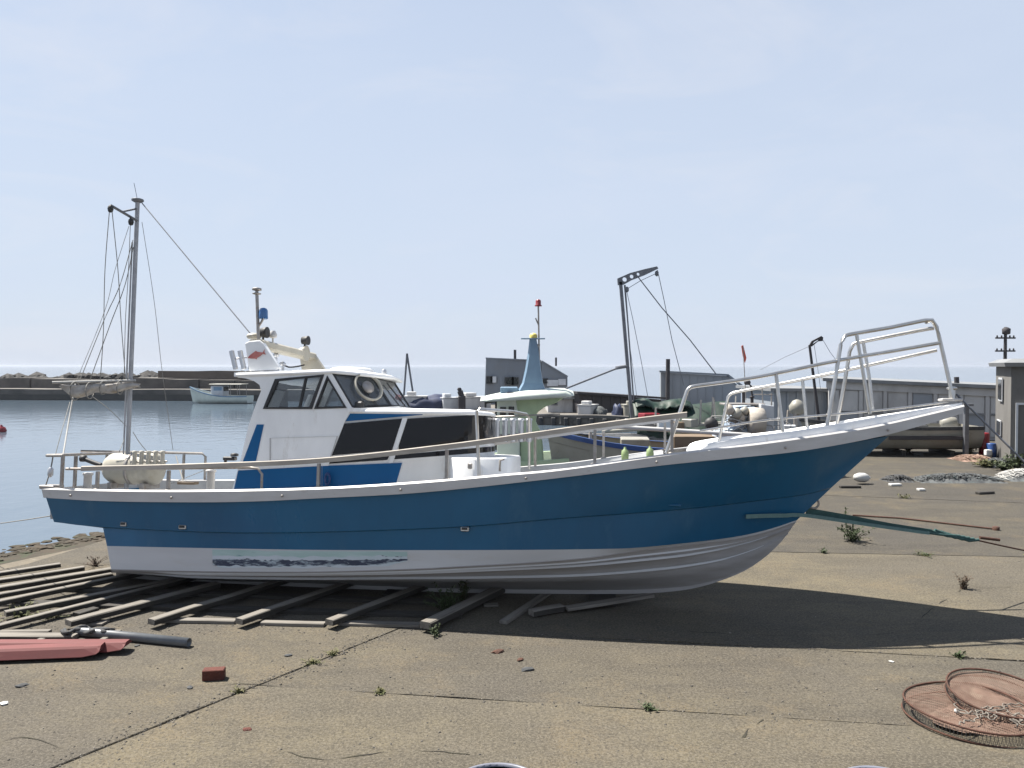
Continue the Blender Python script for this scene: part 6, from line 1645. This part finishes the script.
# derrick pole with arm behind the pulpit
YD = 27.0
eD = empty('derrick_pole', (at(823, 452, YD).x, YD, 0), 'leaning dark derrick pole with a short arm behind the pulpit', 'pole')
TD = lambda px, py, y=0: at(px, py, YD + y) - Vector((at(823, 452, YD).x, YD, 0))
b_ = TD(823, 452); b_.z = 0
m_ = MB(); m_.tube([b_, TD(809.5, 345)], .065, 8, r2=.045); m_.build('post', 'wall_dark', eD)
m_ = MB(); m_.plate([TD(*p) for p in ((809, 346), (812, 341), (821.5, 336), (823.3, 337.5), (822.8, 341), (818, 341.5), (812, 346.5))], [[TD(*p) for p in ((812.5, 344.5), (814, 342), (819.5, 339), (818, 340.8))]], (0, .06, 0)); m_.build('arm', 'wall_dark', eD)
for P in ([(810, 346), (785, 357), (760, 370)], [(823, 340), (830, 352), (836, 360)], [(814, 344), (818, 370), (822, 400)]):
    m_ = MB(); m_.tube([TD(*p) for p in P], .008, 4); m_.build('derrick_wire', 'mast_grey', eD)
# black steel post under the bow tip in the photo, standing on the apron behind
p = gp(965.5, 457); m_ = MB(); m_.box((0, 0, .85), (.13, .13, 1.7)); m_.box((0, 0, 1.72), (.4, .16, .07)); o = m_.build('steel_post', 'mast_grey'); o.location = (p.x, p.y, 0); tag(o, 'dark steel post standing beside the hauled white boat', 'post')
# a-frame mast across the water and the clutter on the far quay
YF = 60.0
eF = empty('sheer_legs', (at(407, 395, YF).x, YF, -.12), 'tall thin two-legged sheer legs mast beyond the trunk cabin roof', 'mast')
TF = lambda px, py: at(px, py, YF) - Vector((at(407, 395, YF).x, YF, -.12))
for px in (403, 415): m_ = MB(); q_ = TF(px, 400); q_.z = 0; m_.tube([q_, TF(407, 353.5)], .075, 6); m_.build('leg', 'mast_grey', eF)
cl = [(416, 405, 1.6, .9, .9, 'wall_pale', 'grey fish bin at the foot of the sheer legs'), (433, 404.5, 3.6, 1.4, 1.0, 'tarp_blue', 'dark blue tarpaulin heap right of the sheer legs'), (450, 405, 1.3, 1.0, .8, 'boat_white', 'pale crate stack just left of the quay winch'),
      (474, 404, 2.2, 1.2, .85, 'wall_pale', 'pale grey bin just left of the tall warehouse'), (424, 406, 1.4, .9, .6, 'net_grey', 'grey net pile between the bin and the tarpaulin heap'), (588, 411, 1.1, .9, .7, 'wall_pale', 'pale bin on the quay before the black store'), (600, 413, 1.4, .9, .6, 'net_grey', 'grey net pile on the quay before the black store'),
      (618, 413, .8, .7, .8, 'tarp_blue', 'blue bundle on the quay before the black store'), (630, 413, 1.2, .9, .7, 'hull_beige', 'beige fish box on the quay beside the crane mast')]
for i, (px, py, ww, dd_, hh, mat, lab) in enumerate(cl):
    Yc = 57 if px < 500 else 48.5
    c = at(px, 410, Yc); m_ = MB()
    if mat in ('tarp_blue', 'net_grey'):
        bmq = bmesh.new(); bmesh.ops.create_icosphere(bmq, subdivisions=3, radius=1)
        vs = [Vector((v.co.x * ww / 2, v.co.y * dd_ / 2, max(0, v.co.z) * hh)) * (1 + .35 * noise.noise(v.co * 2.2 + Vector((i, 0, 0)))) for v in bmq.verts]; fs = [[v.index for v in f.verts] for f in bmq.faces]; bmq.free(); m_.add(vs, fs, 0, True)
    else:
        m_.box((0, 0, hh / 2), (ww, dd_, hh), bev=.05); m_.box((0, 0, hh + .03), (ww * 1.05, dd_ * 1.05, .06)); m_.box((-ww * .2, -.02, hh * 1.25), (ww * .4, dd_ * .6, hh * .3), bev=.03)
    o = m_.build('quay_gear', mat); o.location = (c.x, c.y, -.118); o.rotation_euler = (0, 0, .2 * i); tag(o, lab, 'gear', 'gear on the far quay')
c = at(462, 405, 56); m_ = MB(); m_.box((0, 0, .5), (.5, .5, 1.0), bev=.05); m_.tube([(0, 0, .9), (-.15, 0, 1.35)], .2, 8); m_.lathe((-.18, 0, 1.45), [(.1, -.12), (.17, 0), (.1, .13)], 10); o = m_.build('quay_winch', 'wall_dark'); o.location = (c.x, c.y, -.118); tag(o, 'dark upright winch on the far quay left of the warehouse', 'winch')

# ================================================================== GEAR ON THE APRON AT THE RIGHT
def heap(name, px0, px1, py, dpt, hgt, mat, label, seed, strands=60, ropem=None, cat='net'):
    A_, B_ = gp(px0, py), gp(px1, py); c = (A_ + B_) / 2; hw = (B_ - A_).length / 2
    e_ = empty(name, (c.x, c.y, 0), label, cat, group='nets and gear on the apron')
    m_ = MB(); nx, ny = 40, 14; V = []; fs = []
    for i in range(nx + 1):
        for j in range(ny + 1):
            u_, v_ = i / nx * 2 - 1, j / ny * 2 - 1
            env = max(0, 1 - abs(u_) ** 3) * max(0, 1 - v_ * v_)
            z = hgt * env * (.55 + .8 * abs(noise.noise(Vector((u_ * hw * 3, v_ * 2, seed)))) + .3 * noise.noise(Vector((u_ * hw * 8, v_ * 5, seed))))
            V.append(Vector((u_ * hw, v_ * dpt + .12 * noise.noise(Vector((u_ * 4, seed, v_))), max(.002, z))))
    for i in range(nx):
        for j in range(ny): k = i * (ny + 1) + j; fs.append((k, k + ny + 1, k + ny + 2, k + 1))
    m_.add(V, fs, 0, True); m_.build('net_body', mat, e_)
    m_ = MB(); rr = random.Random(seed)
    for k in range(strands):
        u0 = rr.uniform(-.95, .95); P = []
        for q_ in range(5):
            u_ = max(-1, min(1, u0 + rr.uniform(-.16, .16))); v_ = rr.uniform(-.8, .8); env = max(0, 1 - abs(u_) ** 3) * max(0, 1 - v_ * v_)
            P.append(Vector((u_ * hw, v_ * dpt, hgt * env * .85 + .03)))
        m_.tube(spl(P, 12), .010, 4)
    m_.build('loose_twine', ropem or mat, e_)['kind'] = 'stuff'
    return e_
heap('net_heap', 915, 1000, 481, .42, .20, 'net_grey', 'long heap of grey fishing net on the apron left of the hut', 3, 90)
heap('net_heap', 1000, 1050, 479, .5, .28, 'net_grey', 'pile of pale rope and net at the right photo edge', 8, 60, 'rope_white')
heap('net_heap', 884, 912, 481, .30, .16, 'net_dark', 'small dark net pile between the white float and the long net heap', 5, 40)
heap('net_heap', 955, 990, 460, .5, .16, 'net_rust', 'brown net scraps in front of the hut wall', 9, 40)
heap('net_heap', 985, 1012, 466, .4, .25, 'net_grey', 'grey net pile at the foot of the hut corner', 12, 40)
# white float and small bits
p = gp(862, 484); m_ = MB(); m_.lathe((0, 0, 0), [(.03, -.28), (.12, -.25), (.17, -.1), (.17, .08), (.12, .2), (.05, .25), (.05, .30)], 18, axis='X'); o = m_.build('white_float', 'foam_white'); o.location = (p.x, p.y, .165); o.scale = (.8, .8, .7); o.rotation_euler = (0, R(4), R(20)); tag(o, 'white plastic float lying on the concrete beyond the bow', 'float')
for px, py, ww, mat, lab in ((985, 494, .45, 'timber_dark', 'short dark board on the concrete near the right edge'), (850, 488, .5, 'timber_dark', 'dark flat scrap of board near the white float'), (895, 486, .3, 'foam_white', 'white rag in front of the small dark net pile'), (921, 491, .16, 'foam_white', 'tiny white chip below the long net heap'), (918, 455, .3, 'net_dark', 'dark lump in front of the hauled white boat')):
    p = gp(px, py); m_ = MB(); m_.box((0, 0, .03), (ww, .14, .06), bev=.012); o = m_.build('scrap', mat); o.location = (p.x, p.y, .002); o.rotation_euler = (0, 0, R(px % 17)); tag(o, lab, 'scrap', 'bits on the far apron')
for px, py, r_, h_, mat, lab in ((984, 455, .16, .75, 'red_plain', 'dark red drum standing in front of the long shed'), (991, 457, .15, .45, 'stripe_blue', 'blue plastic can beside the dark red drum'), (988, 457.5, .12, .25, 'foam_white', 'white bucket in front of the red drum')):
    p = gp(px, py); m_ = MB(); m_.lathe((0, 0, 0), [(r_ * .92, 0), (r_, .02), (r_, h_ * .33), (r_ * 1.04, h_ * .35), (r_, h_ * .37), (r_, h_ * .95), (r_ * .9, h_), (r_ * .3, h_ + .01)], 16); o = m_.build('drum', mat); o.location = (p.x, p.y, .004); tag(o, lab, 'drum', 'drums by the shed')
for i, (px, py, h_, s_, mat, lab) in enumerate(((1018, 468, .5, .5, 'leaf', 'green grass clump at the foot of the hut front'), (908, 452, .45, .5, 'grass_dry', 'yellowish weed clump before the hauled white boat'), (970, 455, .55, .5, 'grass_dry', 'dry grass clump beside the dark steel post'), (1004, 470, .3, .5, 'leaf', 'low green weeds at the hut corner'), (985, 467, .22, .4, 'grass_dry', 'dry weeds among the net scraps'))):
    weed(px, py, h_, s_, 40, 9, (mat, mat), lab, 50 + i, .11)

# ================================================================== SEA HAZE
mb = MB(); mb.box((0, 5920, (SEA - 1 + 8.6) / 2), (17800, 12120, 8.6 - SEA + 1))
hz = mb.build('haze', 'joint_dirt'); hz['kind'] = 'stuff'
hm = bpy.data.materials.new('haze'); hm.use_nodes = True
hn = hm.node_tree.nodes; hn.remove(hn['Principled BSDF'])
hv = hn.new('ShaderNodeVolumePrincipled'); hv.inputs['Color'].default_value = (.60, .65, .74, 1); hv.inputs['Density'].default_value = .00018; hv.inputs['Anisotropy'].default_value = .2
hm.node_tree.links.new(hv.outputs[0], hn['Material Output'].inputs['Volume'])
hz.data.materials.clear(); hz.data.materials.append(hm)
tag(hz, 'thin pale sea haze over the harbour')
